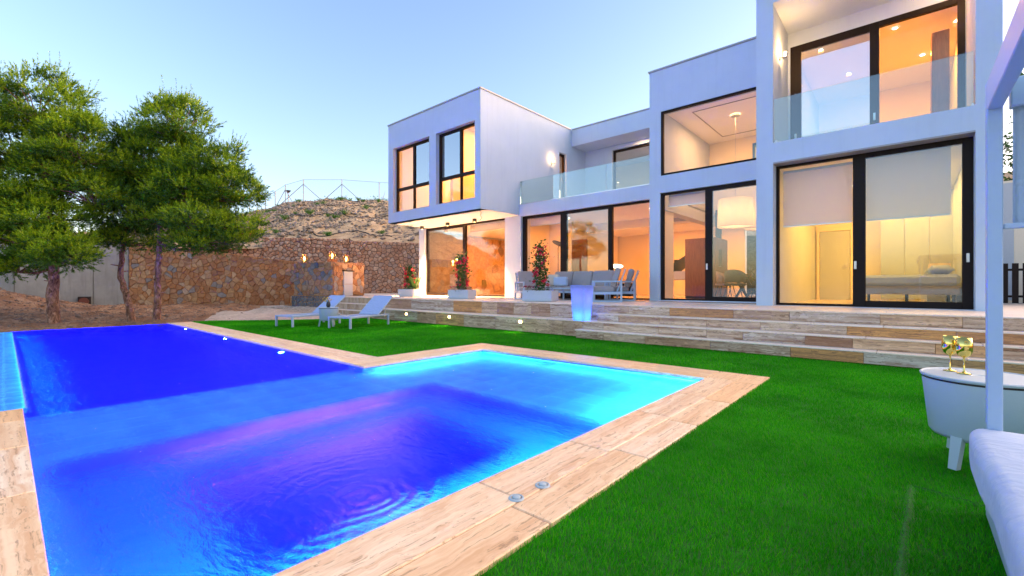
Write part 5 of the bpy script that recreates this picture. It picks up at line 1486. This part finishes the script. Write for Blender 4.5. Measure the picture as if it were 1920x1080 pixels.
m = MB(); m.box(DX0,DX0+.05,DY0,DY1,.0,.085,.006); m.build('base_rail', pm, db)
m = MB(); m.box(DX0+.052,DX1,DY1-.05,DY1,.0,.085,.006); m.build('base_rail', pm, db)
for x,y in ((DX0,DY1-.06),(DX1-.06,DY1-.06),(DX1-.06,DY0)):
    m = MB(); m.box(x,x+.06,y,y+.06,.086,.22,.004); m.build('leg', pm, db)
m = MB(); m.box(DX0+.02,DX1,DY0,DY1-.0,.185,.22,.004); m.build('platform', pm, db)
# soft mattress with rounded edges
def cushion(x0,x1,y0,y1,z0,z1,r,nx=30,ny=34,puff=.02,seed=0):
    rr = random.Random(seed); m = MB(); vs=[];fs=[]
    cx, cy, cz = (x0+x1)/2,(y0+y1)/2,(z0+z1)/2; hx,hy,hz=(x1-x0)/2,(y1-y0)/2,(z1-z0)/2
    n = 14
    # superellipsoid-like rounded box by projecting a subdivided cube
    idx = {}
    def P(a,b,c_):
        k = (round(a,5),round(b,5),round(c_,5))
        if k in idx: return idx[k]
        px,py,pz = a*hx,b*hy,c_*hz
        ix,iy,iz = max(-hx+r,min(hx-r,px)),max(-hy+r,min(hy-r,py)),max(-hz+r,min(hz-r,pz))
        d = Vector((px-ix,py-iy,pz-iz))
        if d.length > 1e-6: d = d.normalized()*r
        q = Vector((ix,iy,iz))+d
        q.z += puff*(1-abs(a)**4)*(1-abs(b)**4)*(1 if c_>0 else 0) + .004*math.sin(q.x*9+q.y*5)*math.sin(q.y*11-q.x*3)*(1 if c_>0 else 0)
        q.x += .008*math.sin(q.y*6)*(abs(a)>.9)
        idx[k] = len(vs); vs.append((cx+q.x,cy+q.y,cz+q.z)); return idx[k]
    def ss(t,h):  # concentrate samples near the rim
        return max(-1,min(1, math.sin(t*math.pi/2)**1 if False else t))
    N = [-1+2*i/n for i in range(n+1)]
    def warp(t,h): 
        e = min(.45, r/h); k = abs(t)
        k = (k/.5)*(1-e) if k < .5 else (1-e)+(k-.5)/.5*e
        return math.copysign(k, t)
    for i in range(n):
        for j in range(n):
            for s_ in (-1,1):
                for ax in range(3):
                    q=[]
                    for (a,b) in ((N[i],N[j]),(N[i+1],N[j]),(N[i+1],N[j+1]),(N[i],N[j+1])):
                        if ax==0: q.append(P(s_,warp(a,hy),warp(b,hz)))
                        elif ax==1: q.append(P(warp(b,hx),s_,warp(a,hz)))
                        else: q.append(P(warp(a,hx),warp(b,hy),s_))
                    fs.append(tuple(q if s_>0 else q[::-1]))
    m.add(vs,fs); return m
cushion(.225,2.03,.85,3.16,.215,.42,.055,puff=.014).build('mattress', M['fab_white'], db, smooth=True)
# gathered curtain hanging beyond the post
m = MB(); vs=[];fs=[]
for i in range(70):
    x = .378+.95*i/69
    for z in (1.375,1.6,1.95): vs.append((x,3.17+.03*math.sin(i*.8)*(1 if z<1.9 else .5)+.012*math.sin(i*2.3),z+(.01*math.sin(i*.5) if z<1.4 else 0)))
for i in range(69): o=i*3; fs += [(o,o+3,o+4,o+1),(o+1,o+4,o+5,o+2)]
m.add(vs,fs); m.build('curtain', M['fab_white'], db, smooth=True)
m = MB(); m.box(.346,1.33,3.15,3.19,1.375,1.40,.005); m.build('curtain_hem', M['fab_white'], db)

# ------------------------------------------------------------------ terrace furniture
def lounge_seat(x, y, rz, w, label, name, cat, ncush=1):
    """aluminium frame seat, local front towards -Y"""
    t = thing(name, (x,y,TZ), label, cat, 'grey cushioned terrace lounge set', rz)
    D, HA = .78, .56
    for sx in (-1,1):
        X = sx*(w/2-.02)
        m = MB()
        m.box(X-.022,X+.022,-D/2,-D/2+.05,0,HA,.004); m.box(X-.022,X+.022,D/2-.05,D/2,0,HA,.004); m.box(X-.022,X+.022,-D/2+.05,D/2-.05,HA-.04,HA,.004); m.box(X-.022,X+.022,-D/2+.05,D/2-.05,.2,.27,.004); m.box(X-.022,X+.022,-D/2+.05,D/2-.05,0,.035,.004)
        m.build('arm_frame', pm, t, world=False)
    m = MB(); m.box(-w/2+.045,w/2-.045,-D/2+.02,-D/2+.06,.2,.27,.004); m.box(-w/2+.045,w/2-.045,D/2-.12,D/2-.08,.2,.27,.004); m.box(-w/2+.045,w/2-.045,-D/2+.06,D/2-.12,.24,.26); m.build('seat_frame', pm, t, world=False)
    for sx in (-1,1):
        m = MB(); m.bar((sx*(w/2-.07),D/2-.14,.25),(sx*(w/2-.07),D/2+.08,.86),.04,.03,.003); m.build('back_post', pm, t, world=False)
    for k in range(5):
        z = .40+k*.105; yy = D/2-.14+(z-.25)*.22/.61
        m = MB(); m.box(-w/2+.09,w/2-.09,yy-.012,yy+.012,z-.025,z+.025,.003); m.build('back_slat', pm, t, world=False)
    cw_ = (w-.12)/ncush
    for k in range(ncush):
        x0 = -w/2+.06+k*cw_
        cushion(x0+.006,x0+cw_-.006,-D/2+.0,D/2-.2,.265,.40,.04,puff=.02,seed=k).build('seat_cushion', M['fab_grey'], t, world=False, smooth=True)
        c = cushion(x0+.006,x0+cw_-.006,-.075,.075,-.26,.27,.05,puff=.0,seed=k+5)
        o = c.build('back_cushion', M['fab_grey'], t, world=False, smooth=True); o.location = (0,D/2-.17,.64); o.rotation_euler = (R(-17),0,0)
    return t
lounge_seat(-9.15,11.3,R(62),.82,'grey cushioned armchair at the left, half behind the flower planter','armchair','armchair')
lounge_seat(-6.05,10.75,R(-62),.82,'grey cushioned armchair at the right, nearest the steps','armchair','armchair')
lounge_seat(-6.15,11.75,R(-66),.82,'grey cushioned armchair at the right, behind the nearer one','armchair','armchair')
lounge_seat(-7.85,12.15,R(0),2.35,'three seat sofa with grey cushions in front of the lounge window','sofa','sofa',3)
p_ = thing('pillow', (-8.35,11.85,TZ+.42), 'white scatter pillow leaning at the left end of the sofa', 'pillow', None, R(6))
c = cushion(-.25,.25,-.07,.07,0,.3,.06,puff=0); c.build('cushion', M['fab_white'], p_, world=False, smooth=True)
p_ = thing('pillow', (-8.75,12.0,TZ+.42), 'cream scatter pillow tucked behind the white one on the sofa', 'pillow', None, R(-8))
c = cushion(-.24,.24,-.07,.07,0,.38,.06,puff=0); c.build('cushion', mat_fabric('cream_linen', (.62,.55,.45)), p_, world=False, smooth=True)
tb = thing('coffee_table', (-7.55,11.2,TZ), 'low white coffee table in front of the sofa', 'table')
m = MB(); m.box(-.5,.5,-.35,.35,.33,.37,.006); m.build('top', pm, tb, world=False)
for x in (-.46,.42):
    for y in (-.31,.27):
        m = MB(); m.box(x,x+.04,y,y+.04,0,.33,.003); m.build('leg', pm, tb, world=False)

# lit tall planter
gp = thing('illuminated_planter', (-5.42,8.50,.345), 'tall tapered planter glowing violet blue, standing on the step', 'lit planter')
M['glow_shell'] = translucent('frosted_white_polymer', (.50,.56,.85), .6)
m = MB(); a, b, hh = .15, .198, .78
prof = [(a,0),(b,hh)]
vs = []
for r_, z in ((a-.01,0),(a,.012),(b,hh-.01),(b-.004,hh),(b-.018,hh),(b-.022,hh-.06)):
    for sx, sy in ((-1,-1),(1,-1),(1,1),(-1,1)):
        for k in range(3):
            an = math.atan2(sy,sx)+(k-1)*.5; c_ = r_*.78
            vs.append((sx*c_+math.cos(an)*r_*.22, sy*c_+math.sin(an)*r_*.22, z))
fs=[]
for q in range(5):
    for k in range(12): fs.append((q*12+k,q*12+(k+1)%12,(q+1)*12+(k+1)%12,(q+1)*12+k))
m.add(vs,fs); m.build('shell', M['glow_shell'], gp, world=False)
m = MB(); m.box(-.15,.15,-.15,.15,.66,.70); m.build('insert', M['glow_shell'], gp, world=False)
point('planter_lamp', (-5.42,8.50,.345+.10), 9, (.03,.22,1.0), .03)
point('planter_lamp', (-5.42,8.50,.345+.50), 1.6, (.42,.40,1.0), .03)

# ------------------------------------------------------------------ planters with mandevilla
def leaves(m, cs, n, s, r=random):
    for (c, sp) in cs:
        for _ in range(n):
            p = Vector(c)+Vector((r.gauss(0,sp[0]),r.gauss(0,sp[1]),r.gauss(0,sp[2])))
            a, b = r.uniform(0,6.28), r.uniform(-.9,.9); u = Vector((math.cos(a)*math.cos(b),math.sin(a)*math.cos(b),math.sin(b)))
            v = u.cross(Vector((r.uniform(-1,1),r.uniform(-1,1),r.uniform(.2,1)))).normalized(); ss = s*r.uniform(.6,1.3)
            m.add([p, p+u*ss*.5+v*ss*.28, p+u*ss, p+u*ss*.5-v*ss*.28], [(0,1,2,3)])
def flower(m, p, s, r=random):
    n = Vector((r.uniform(-1,1),r.uniform(-1,.2),r.uniform(-.2,.8))).normalized(); a_ = n.orthogonal().normalized(); b_ = n.cross(a_)
    for k in range(5):
        an = k*1.2566; d = a_*math.cos(an)+b_*math.sin(an); e = a_*math.cos(an+.62)+b_*math.sin(an+.62); f_ = a_*math.cos(an-.62)+b_*math.sin(an-.62)
        m.add([p, p+e*s*.55+n*s*.2, p+d*s+n*s*.3, p+f_*s*.55+n*s*.2], [(0,1,2,3)])
def planter(x, y, rz, label, w=.78, d=.5, h=.30, H=1.05, seed=0, white=True):
    r = random.Random(seed)
    t = thing('flower_planter', (x,y,TZ), label, 'planter', 'white planter boxes with red climbers', rz)
    m = MB(); th=.03
    m.box(-w/2,w/2,-d/2,d/2,.015,.05,.004); m.box(-w/2,w/2,-d/2,-d/2+th,.05,h,.004); m.box(-w/2,w/2,d/2-th,d/2,.05,h,.004); m.box(-w/2,-w/2+th,-d/2+th,d/2-th,.05,h,.004); m.box(w/2-th,w/2,-d/2+th,d/2-th,.05,h,.004)
    m.box(-w/2+.05,w/2-.05,-d/2+.05,d/2-.05,0,.015)
    m.build('box', M['planter'], t, world=False)
    m = MB(); m.box(-w/2+th,w/2-th,-d/2+th,d/2-th,.2,h-.03); m.build('soil', M['gap'], t, world=False)
    m = MB()
    for k in range(4):
        a = k*1.57+.5; m.tube([(.1*math.cos(a),.1*math.sin(a),h-.05),(.13*math.cos(a),.13*math.sin(a),h+H*.5),(.04*math.cos(a),.04*math.sin(a),h+H)], .007, 5)
    m.build('trellis', M['leaf'], t, world=False)
    m = MB(); leaves(m, [((0,0,h+H*k/9),(.10 if 1<k<8 else .07,.10,.07)) for k in range(10)], 85, .085, r); m.build('foliage', M['leaf'], t, world=False)
    m = MB()
    for k in range(46):
        a = r.uniform(0,6.28); z = h+H*r.uniform(.12,1.02); q = .15+.06*r.random(); flower(m, Vector((math.cos(a)*q,math.sin(a)*q,z)), .07, r)
    tag(m.build('flowers', M['petal_red'], t, world=False), kind='stuff')
    m = MB(); leaves(m, [((-w/2+.1+ k*(w-.2)/6,-.1*(k%2),h+.02),(.07,.11,.05)) for k in range(7)], 40, .05, r); m.build('trailing_plant', M['leaf_pale'] if white else M['leaf'], t, world=False)
    m = MB()
    for k in range(22): flower(m, Vector((-w*.35+r.gauss(0,.1), r.gauss(-.05,.1), h+.06+r.random()*.05)), .03, r)
    tag(m.build('small_flowers', M['petal_wine'], t, world=False), kind='stuff')
    return t
planter(-10.95,9.95,R(14),'white planter box with a red flowering climber in front of the garden room window',seed=3)
planter(-7.55,9.75,R(14),'white planter box with a tall red flowering climber in front of the armchair',w=.86,d=.52,H=1.2,seed=5)
t3 = planter(-15.0,10.8,R(16),'white planter box with red flowers and a banana leaf at the terrace end',H=.85,seed=8)
m = MB(); blades(m,(.25,.0,.25),9,1.05,.17,.55,.45,random.Random(4)); m.build('banana_leaves', M['leaf'], t3, world=False)
# small palm with its garden light
py = thing('small_palm', (-17.3,12.5,TZ), 'small fan palm lit yellow from below against the gabion wall', 'palm')
m = MB(); blades(m,(0,0,.15),34,.75,.05,.85,.35,random.Random(9)); m.build('fronds', M['leaf'], py, world=False)
m = MB(); m.tube([(0,0,0),(0,0,.2)], .05, 10); m.build('trunk', M['bark'], py, world=False)
gl_ = thing('garden_uplight', (-17.05,12.2,TZ), 'yellow glowing uplight at the foot of the small palm', 'garden light')
m = MB(); m.tube([(0,0,0),(0,0,.12)], .04, 12); m.build('body', M['black'], gl_, world=False); m = MB(); m.lathe([(0,.122),(.035,.121)], 12); m.build('lens', emit('yellow_lens', (1,.7,.1), 6), gl_, world=False)
d = bpy.data.lights.new('uplight_beam','SPOT'); d.energy = 18; d.color = (1,.62,.08); d.spot_size = R(70); d.spot_blend = .8; d.shadow_soft_size = .03
o = bpy.data.objects.new('uplight_beam', d); col.objects.link(o); o.location = (-17.05,12.2,TZ+.15); o.rotation_euler = Vector((.15,-.25,-1)).to_track_quat('Z','Y').to_euler()

# ------------------------------------------------------------------ chain link fence on the crest
cf = thing('chain_link_fence', (-50,23,10.5), 'chain link fence on thin posts along the crest of the hill', 'fence')
fpts = [(-60.0,14.0,7.9),(-57.5,16.2,8.4),(-55.03,18.16,9.08),(-54.4,18.71,9.37),(-53.69,19.34,9.79),(-52.88,20.05,10.1),(-52.03,20.8,10.27),(-50.52,22.13,10.56),(-47.3,24.97,10.56),(-44.17,27.72,10.56),(-41,30.4,10.5)]
ftop = [9.1,9.5,10.15,10.56,11.16,11.75,12.47,13.06,13.06,12.77,12.75]
for (x,y,z),tz in zip(fpts,ftop):
    m = MB(); m.tube([(x,y,z-.8),(x,y,tz)], .045, 6); m.build('post', M['trim'], cf)
def fence_wire():
    t = NT('fence_wire'); tp = t.new('ShaderNodeBsdfTransparent'); df = t.new('ShaderNodeBsdfDiffuse'); df.inputs[0].default_value = (.25,.27,.27,1)
    mx = t.new('ShaderNodeMixShader'); mx.inputs[0].default_value = .10; t.link(tp.outputs[0], mx.inputs[1]); t.link(df.outputs[0], mx.inputs[2]); t.link(mx.outputs[0], t.out.inputs[0]); return t.m
M['wire'] = fence_wire()
for i in range(len(fpts)-1):
    a, b = Vector(fpts[i]), Vector(fpts[i+1]); m = MB()
    ta, tb_ = Vector((a.x,a.y,ftop[i])), Vector((b.x,b.y,ftop[i+1])); a = a+Vector((0,0,-.5)); b = b+Vector((0,0,-.5))
    m.add([a,b,tb_,ta], [(0,1,2,3)]); m.build('wire_mesh', M['wire'], cf)
    m = MB(); m.tube([ta+Vector((0,0,-.05)),tb_+Vector((0,0,-.05))], .016, 4); m.build('tension_wire', M['trim'], cf)
for i, sgn in ((7,(-1,1)),(8,(-1,1)),(6,(-1,1)),(1,(1,))):
    a = Vector(fpts[i])
    for s_ in sgn:
        j = max(0, min(len(fpts)-1, i+s_)); d_ = (Vector(fpts[j])-a); d_.z = 0; d_ = d_.normalized()*(2.6 if i>6 else 1.1)
        foot_ = a + d_; foot_.z = a.z-.35
        m = MB(); m.tube([Vector((a.x,a.y,ftop[i]-.55)), foot_], .035, 6); m.build('brace', M['trim'], cf)
sl_ = thing('street_lamp', (-53.0,21.5,9.6), 'small lamp post beyond the fence at the hill crest', 'lamp post')
m = MB(); m.tube([(0,0,0),(0,0,2.2)], .05, 8); m.build('post', M['trim'], sl_, world=False); m = MB(); m.lathe([(.1,2.2),(.28,2.4),(.3,2.45),(0,2.5)], 12); m.build('head', M['black'], sl_, world=False)
# weeds on the slope
M['weed'] = mat_leaf('weed_leaves', [(0,(.06,.16,.03)),(.6,(.12,.26,.05)),(1,(.25,.34,.1))], .3)
r = random.Random(5)
wl_ = []
for k in range(46):
    wl_.append((r.uniform(4.1,8.4), r.choice((.07,.12,.3,.33,.5,.55,.72,.76,.9,.96)) + r.uniform(-.04,.04), r.uniform(.22,.42)))
proto = None
for (u_, t_, s_) in wl_:
    p = hill_pt(u_, t_); p.z += hill_noise(p.x,p.y)
    if proto is None:
        m = MB(); blades(m,(0,0,0),30,1.0,.12,.9,.35,r); leaves(m,[((0,0,.35),(.35,.35,.2))],60,.22,r); proto = m.build('weed_tuft', M['weed']); o = proto
        tag(o, 'small green weed tuft on the bare slope', 'weed', 'weed tufts on the slope')
    else:
        o = proto.copy(); col.objects.link(o)
    o.location = p; o.scale = (s_*1.5,)*3; o.rotation_euler = (0,0,r.uniform(0,6.28))
# bushes along the crest
for k,(x,y,z,s_,lab) in enumerate(((-50.0,24.5,10.5,.9,'leftmost green bush on the crest beneath the fence'),(-48.6,26.0,10.5,1.0,'second green bush on the crest, between two braced posts'),(-44.9,28.6,10.4,1.3,'tall twiggy bush on the crest left of the last post'),(-46.6,27.4,10.4,.8,'low bush right of the second braced post'),(-43.2,29.6,10.4,.8,'bush on the crest next to the cube wing'))):
    t = thing('crest_bush', (x,y,z), lab, 'bush', 'bushes on the hill crest')
    m = MB(); leaves(m, [((r.uniform(-.8,.8)*s_, r.uniform(-.8,.8)*s_, r.uniform(0,.5)*s_),(.35*s_,.35*s_,.22*s_)) for _ in range(7)], 70, .2, r); m.build('foliage', M['weed'], t, world=False)
    m = MB(); m.tube([(0,0,-.4),(.1,0,.5*s_),(.4,.1,1.2*s_)],[.04,.03,.01],5); m.tube([(0,0,-.3),(-.2,.1,.9*s_)],[.03,.01],5); m.build('stem', M['bark'], t, world=False)
fb = thing('far_building', (-78,17,2.5), 'distant pale flat roofed building behind the pines, left of the hill', 'building')
m = MB(); m.box(-5,5,-4,4,0,7.2); m.build('wall', M['stucco'], fb, world=False); m = MB(); m.box(-5.1,5.1,-4.1,4.1,7.2,7.6); m.build('roof', M['trim'], fb, world=False)
for k in range(3):
    m = MB(); m.box(-4+k*3,-2.5+k*3,-4.03,-3.99,4.5,6); m.build('window', M['frame'], fb, world=False)
fb.rotation_euler = (0,0,R(40))

# ------------------------------------------------------------------ right edge: side garden
rf = thing('slat_fence', (3.2,15.0,TZ), 'dark vertical slat fence at the right behind the daybed post', 'fence')
for k in range(46):
    x = 1.3+k*.16
    m = MB(); m.box(x,x+.10,15.0,15.03,.72,1.62,.003); m.build('slat', M['frame'], rf)
m = MB(); m.box(1.28,6.8,15.035,15.07,.85,.9); m.box(1.28,6.8,15.035,15.07,1.45,1.5); m.build('rail', M['frame'], rf)
rw = thing('side_wall', (3.5,17.5,TZ), 'weathered concrete wall behind the dark slat fence', 'wall')
for k in range(4):
    m = MB(); m.box(1.2+k*2.5,3.68+k*2.5,17.5,17.8,.2,2.75+.0*k,.01); m.build('wall_panel', M['concrete'], rw)
vs=[];fs=[]; nu,nv=40,26
for i in range(nu):
    for j in range(nv):
        x = 1.0+i*.5; y = 17.8+j*.35; z = 2.5+j*.13+.1*math.sin(x*2+y)*math.sin(y*3)+random.uniform(-.04,.04); vs.append((x,y,z))
for i in range(nu-1):
    for j in range(nv-1): fs.append((i*nv+j,(i+1)*nv+j,(i+1)*nv+j+1,i*nv+j+1))
m = MB(); m.add(vs,fs); tag(m.build('side_slope', M['hill'], smooth=True), kind='structure')
for k,(x,y,z,s_,lab) in enumerate(((2.5,18.6,3.0,.8,'low green shrub above the concrete wall at the right edge'),(2.5,19.6,4.1,1.3,'tall dark green shrub behind the daybed curtain'),(3.5,19.2,3.9,1.1,'dark shrub farthest right above the side wall'))):
    t = thing('side_shrub', (x,y,z-.2), lab, 'shrub', 'shrubs of the side garden')
    m = MB(); leaves(m, [((r.uniform(-.6,.6)*s_, r.uniform(-.5,.5)*s_, r.uniform(0,1.3)*s_),(.3*s_,.3*s_,.25*s_)) for _ in range(9)], 120, .13, r); m.build('foliage', M['leaf'], t, world=False)
    m = MB(); m.tube([(0,0,-.5),(0,0,.9*s_)],[.06,.02],6); m.build('stem', M['bark'], t, world=False)
tp_ = thing('side_palm', (3.0,20.5,3.4), 'dark palm crown showing through the canopy frame at the right edge', 'palm')
m = MB(); m.tube([(0,0,-1),(0,0,3.4)],[.16,.12],10); m.build('trunk', M['bark'], tp_, world=False)
m = MB(); blades(m,(0,0,3.2),40,2.2,.12,.95,.55,r); m.build('fronds', M['leaf'], tp_, world=False)

# ------------------------------------------------------------------ pines
def pine(base, path, lobes, label, seed, tip_scale=1.0, rad=.15, dens=1.0):
    r = random.Random(seed); g = np.random.default_rng(seed)
    t = thing('pine_tree', base, label, 'pine tree', 'pines beside the pool')
    B = Vector(base); pts = [Vector(p)+B for p in path]
    m = MB(); 
    # finer trunk with slight wobble
    fine = []
    for i in range(len(pts)-1):
        for k in range(5):
            q = pts[i].lerp(pts[i+1], k/5); fine.append(q+Vector((r.uniform(-1,1),r.uniform(-1,1),0))*.02)
    fine.append(pts[-1]); n = len(fine)
    rr = [rad*(1.25 if i==0 else 1)*(1-.72*i/(n-1))*r.uniform(.93,1.07) for i in range(n)]
    m.tube(fine, rr, 12)
    for k in range(5):
        i = r.randrange(3, max(4,n//2)); a = r.uniform(0,6.28); q = fine[i]; m.tube([q, q+Vector((math.cos(a),math.sin(a),.2))*r.uniform(.15,.3)], [.03,.012], 6)
    m.build('trunk', M['bark'], t, smooth=True)
    limbs = MB(); tw = []   # (position, direction, rise, reach)
    for (c, s, cnt) in lobes:
        c = Vector(c)+B
        near = min(fine[n//3:], key=lambda q: (q-c).length + (2 if q.z > c.z+.4 else 0))
        hub = c + Vector((0,0,-s[2]*.45))
        mid = near.lerp(hub, .5)+Vector((0,0,-.1)); limbs.tube([near, mid, hub], [.055,.045,.032], 7)
        for k in range(int(cnt*dens*.92)):
            v = Vector((r.gauss(0,1),r.gauss(0,1),r.gauss(0,1))).normalized()
            if v.z < -.35: v.z *= .5
            q = r.uniform(.55,1.0)**.6; p = c + Vector((v.x*s[0],v.y*s[1],v.z*s[2]))*q
            kn = hub.lerp(p, .5)+Vector((r.uniform(-.15,.15),r.uniform(-.15,.15),r.uniform(-.05,.18)))
            if k % 2 == 0: limbs.tube([hub, kn, p], [.022,.014,.006], 5, False)
            d = (p-hub).normalized()
            tw.append((p, d, v.z, q))
    limbs.build('limbs', M['bark'], t)
    # shoots: each a short twig with needles in a brush
    P=[];D=[];K=[]
    for (p, d, vz_, q) in tw:
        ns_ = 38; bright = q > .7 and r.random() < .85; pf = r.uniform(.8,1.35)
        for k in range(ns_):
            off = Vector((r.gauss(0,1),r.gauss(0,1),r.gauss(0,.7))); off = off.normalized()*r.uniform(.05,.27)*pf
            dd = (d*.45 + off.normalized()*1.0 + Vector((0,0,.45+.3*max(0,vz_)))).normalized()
            P.append(p+off); D.append(dd); K.append(bright and off.z > -.03)  # lit tops and shaded undersides of tufts are put into needle colour
    P = np.array([tuple(x) for x in P]); D = np.array([tuple(x) for x in D]); K = np.array(K)
    def brush(P, D, name, mat, nn, slen, nlen, w):
        N = len(P)
        if N == 0: return
        a = np.cross(D, np.array([.3,.5,.8])); a /= np.linalg.norm(a,axis=1)[:,None]; b = np.cross(D,a)
        SL = slen*g.uniform(.6,1.3,N)
        tt = g.uniform(0,1,(N,nn)); an = g.uniform(0,2*np.pi,(N,nn)); 
        root = P[:,None,:] + D[:,None,:]*(SL[:,None]*tt)[...,None]
        rad_ = a[:,None,:]*np.cos(an)[...,None] + b[:,None,:]*np.sin(an)[...,None]
        nd = rad_*.75 + D[:,None,:]*(.65+.5*tt)[...,None]; nd /= np.linalg.norm(nd,axis=2)[...,None]
        ln = nlen*g.uniform(.6,1.15,(N,nn))*(1-.35*tt)
        side = np.cross(nd, g.normal(size=(N,nn,3))); side /= np.linalg.norm(side,axis=2)[...,None]; side *= w/2
        tip = root + nd*ln[...,None]
        V = np.stack([root-side, root+side, tip],2).reshape(-1,3) - np.array(tuple(B))
        F = np.arange(len(V)).reshape(-1,3)
        mesh_np(name, V, F, mat, parent=t)
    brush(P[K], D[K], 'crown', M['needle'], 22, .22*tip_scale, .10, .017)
    brush(P[~K], D[~K], 'crown', M['needle_shaded'], 18, .22, .11, .020)
    # upright candles on top of the crown
    tops = [x for x in tw if x[2] > .45 and x[3] > .8]
    Pc=[];Dc=[]
    for (p,d,vz_,q) in tops:
        for k in range(2):
            L = r.uniform(.3,.85); q0 = p+Vector((r.gauss(0,.12),r.gauss(0,.12),.02)); dd = (d*.45+Vector((r.gauss(0,.12),r.gauss(0,.12),1))).normalized()
            for s_ in range(5): Pc.append(q0+dd*L*s_/5); Dc.append(dd)
    if Pc: brush(np.array([tuple(x) for x in Pc]), np.array([tuple(x) for x in Dc]), 'crown', M['needle'], 15, .12, .055, .014)
    return t
# world offset helper for lobes: lateral (screen right) and depth axes of the view, used only while designing the crowns
def L(lat, dep, z): return (lat*math.cos(YAW) - dep*math.sin(YAW), lat*math.sin(YAW) + dep*math.cos(YAW), z)
pine((-20.0,1.05,-.2), [(0,0,-.2),L(-.05,0,1.0),L(.0,0,2.1),L(-.25,.1,3.6),L(-.35,0,5.2),L(-.2,0,6.6)],
     [(L(-.5,0,6.9),(1.15,1.3,1.15),62),(L(-1.25,.2,5.5),(1.3,1.3,1.1),60),(L(.9,-.1,5.55),(1.2,1.2,.95),58),(L(-1.1,-.2,4.0),(1.25,1.2,.75),46),(L(1.0,.3,4.2),(1.15,1.2,.75),46),(L(.2,-.3,3.3),(1.2,1.0,.5),38),(L(.75,-.6,2.55),(.95,.8,.42),32),(L(-.6,-.4,2.75),(.8,.8,.4),22),(L(1.2,-.9,2.15),(.62,.6,.3),22),(L(-.9,-.2,1.9),(.7,.8,.35),26),(L(.1,.3,4.9),(1.5,1.3,.9),50)],
     'large pine with the thickest straight trunk, left of the others', 2, rad=.165)
pine((-20.1,2.95,-.2), [(0,0,-.2),L(-.12,0,.7),L(-.4,0,1.6),L(-.35,0,2.6),L(-.1,0,4.0),L(.0,0,5.6)],
     [(L(.1,.4,5.6),(1.3,1.3,1.05),60),(L(-.6,.5,4.6),(1.2,1.3,.8),44),(L(.9,.2,4.5),(1.2,1.2,.8),44),(L(-.2,-.1,3.55),(1.3,1.1,.55),38),(L(-.1,.3,6.5),(.75,.8,.6),20),(L(-.2,.2,2.9),(1.1,.9,.4),30),(L(.3,.8,4.9),(1.2,1,1),40)],
     'pine with a thin leaning trunk, in the middle', 5, rad=.12)
pine((-18.85,3.4,-.15), [(0,0,-.2),L(.02,0,.8),L(.04,0,1.9),L(.1,0,3.2),L(.6,0,4.8),L(.9,0,6.2)],
     [(L(.65,0,6.6),(1.1,1.1,.95),58),(L(1.75,0,5.3),(1.15,1.1,.85),52),(L(-.1,.1,5.2),(1.0,1.1,.85),44),(L(2.5,0,4.4),(.85,.9,.7),40),(L(1.2,-.2,4.2),(1.2,1.1,.7),48),(L(1.6,-.3,3.3),(1.25,1.0,.55),44),(L(.2,0,3.5),(1.0,1.0,.55),34),(L(2.6,.1,3.2),(.85,.8,.45),28),(L(1.35,0,2.65),(1.0,.8,.38),28),(L(.9,.4,4.8),(1.5,1.2,1.0),50),(L(2.3,-.1,2.75),(.7,.7,.35),22)],
     'pine with the rightmost trunk, its crown leaning toward the hill', 8, rad=.125)
pine((-21.4,-.35,.2), [(0,0,-.4),L(0,0,1.2),L(.1,0,2.8),L(.2,0,4.6),L(.1,0,6.2)],
     [(L(.1,0,6.3),(1.2,1.2,1.0),46),(L(.5,0,4.9),(1.2,1.2,.8),40),(L(.3,0,3.5),(1.1,1.1,.6),30),(L(.35,0,2.4),(.7,.8,.45),20)],
     'pine at the far left edge with its dark trunk half out of view', 12, rad=.16)

pine((-20.6,-6.6,-.4), [(0,0,-.2),(.1,0,1.4),(0,.1,3.2),(.1,0,5.6)],
     [((0,0,5.6),(1.5,1.5,1.2),44),((.9,0,4.4),(1.3,1.3,.8),34),((-.9,.2,4.3),(1.3,1.3,.8),34)],
     'pine standing left of the pool, seen mirrored in the lounge window', 21, rad=.15)
for k,(x,y,s_,lab) in enumerate(((-1.6,-7.2,.8,'rounded shrub mirrored at the left of the lower right sliding door'),(-.2,-7.8,1.0,'rounded shrub mirrored in the middle of the lower right sliding door'),(1.3,-7.4,.75,'rounded shrub mirrored at the right of the lower right sliding door'))):
    t = thing('garden_shrub', (x,y,-.6), lab, 'shrub', 'shrubs mirrored in the sliding door')
    m = MB(); leaves(m, [((r.uniform(-.6,.6)*s_, r.uniform(-.6,.6)*s_, r.uniform(.1,1.5)*s_),(.28*s_,.28*s_,.25*s_)) for _ in range(14)], 90, .1, r); m.build('foliage', M['leaf'], t, world=False)
    m = MB(); m.tube([(0,0,-.5),(0,0,.9*s_)],[.06,.02],6); m.build('stem', M['bark'], t, world=False)
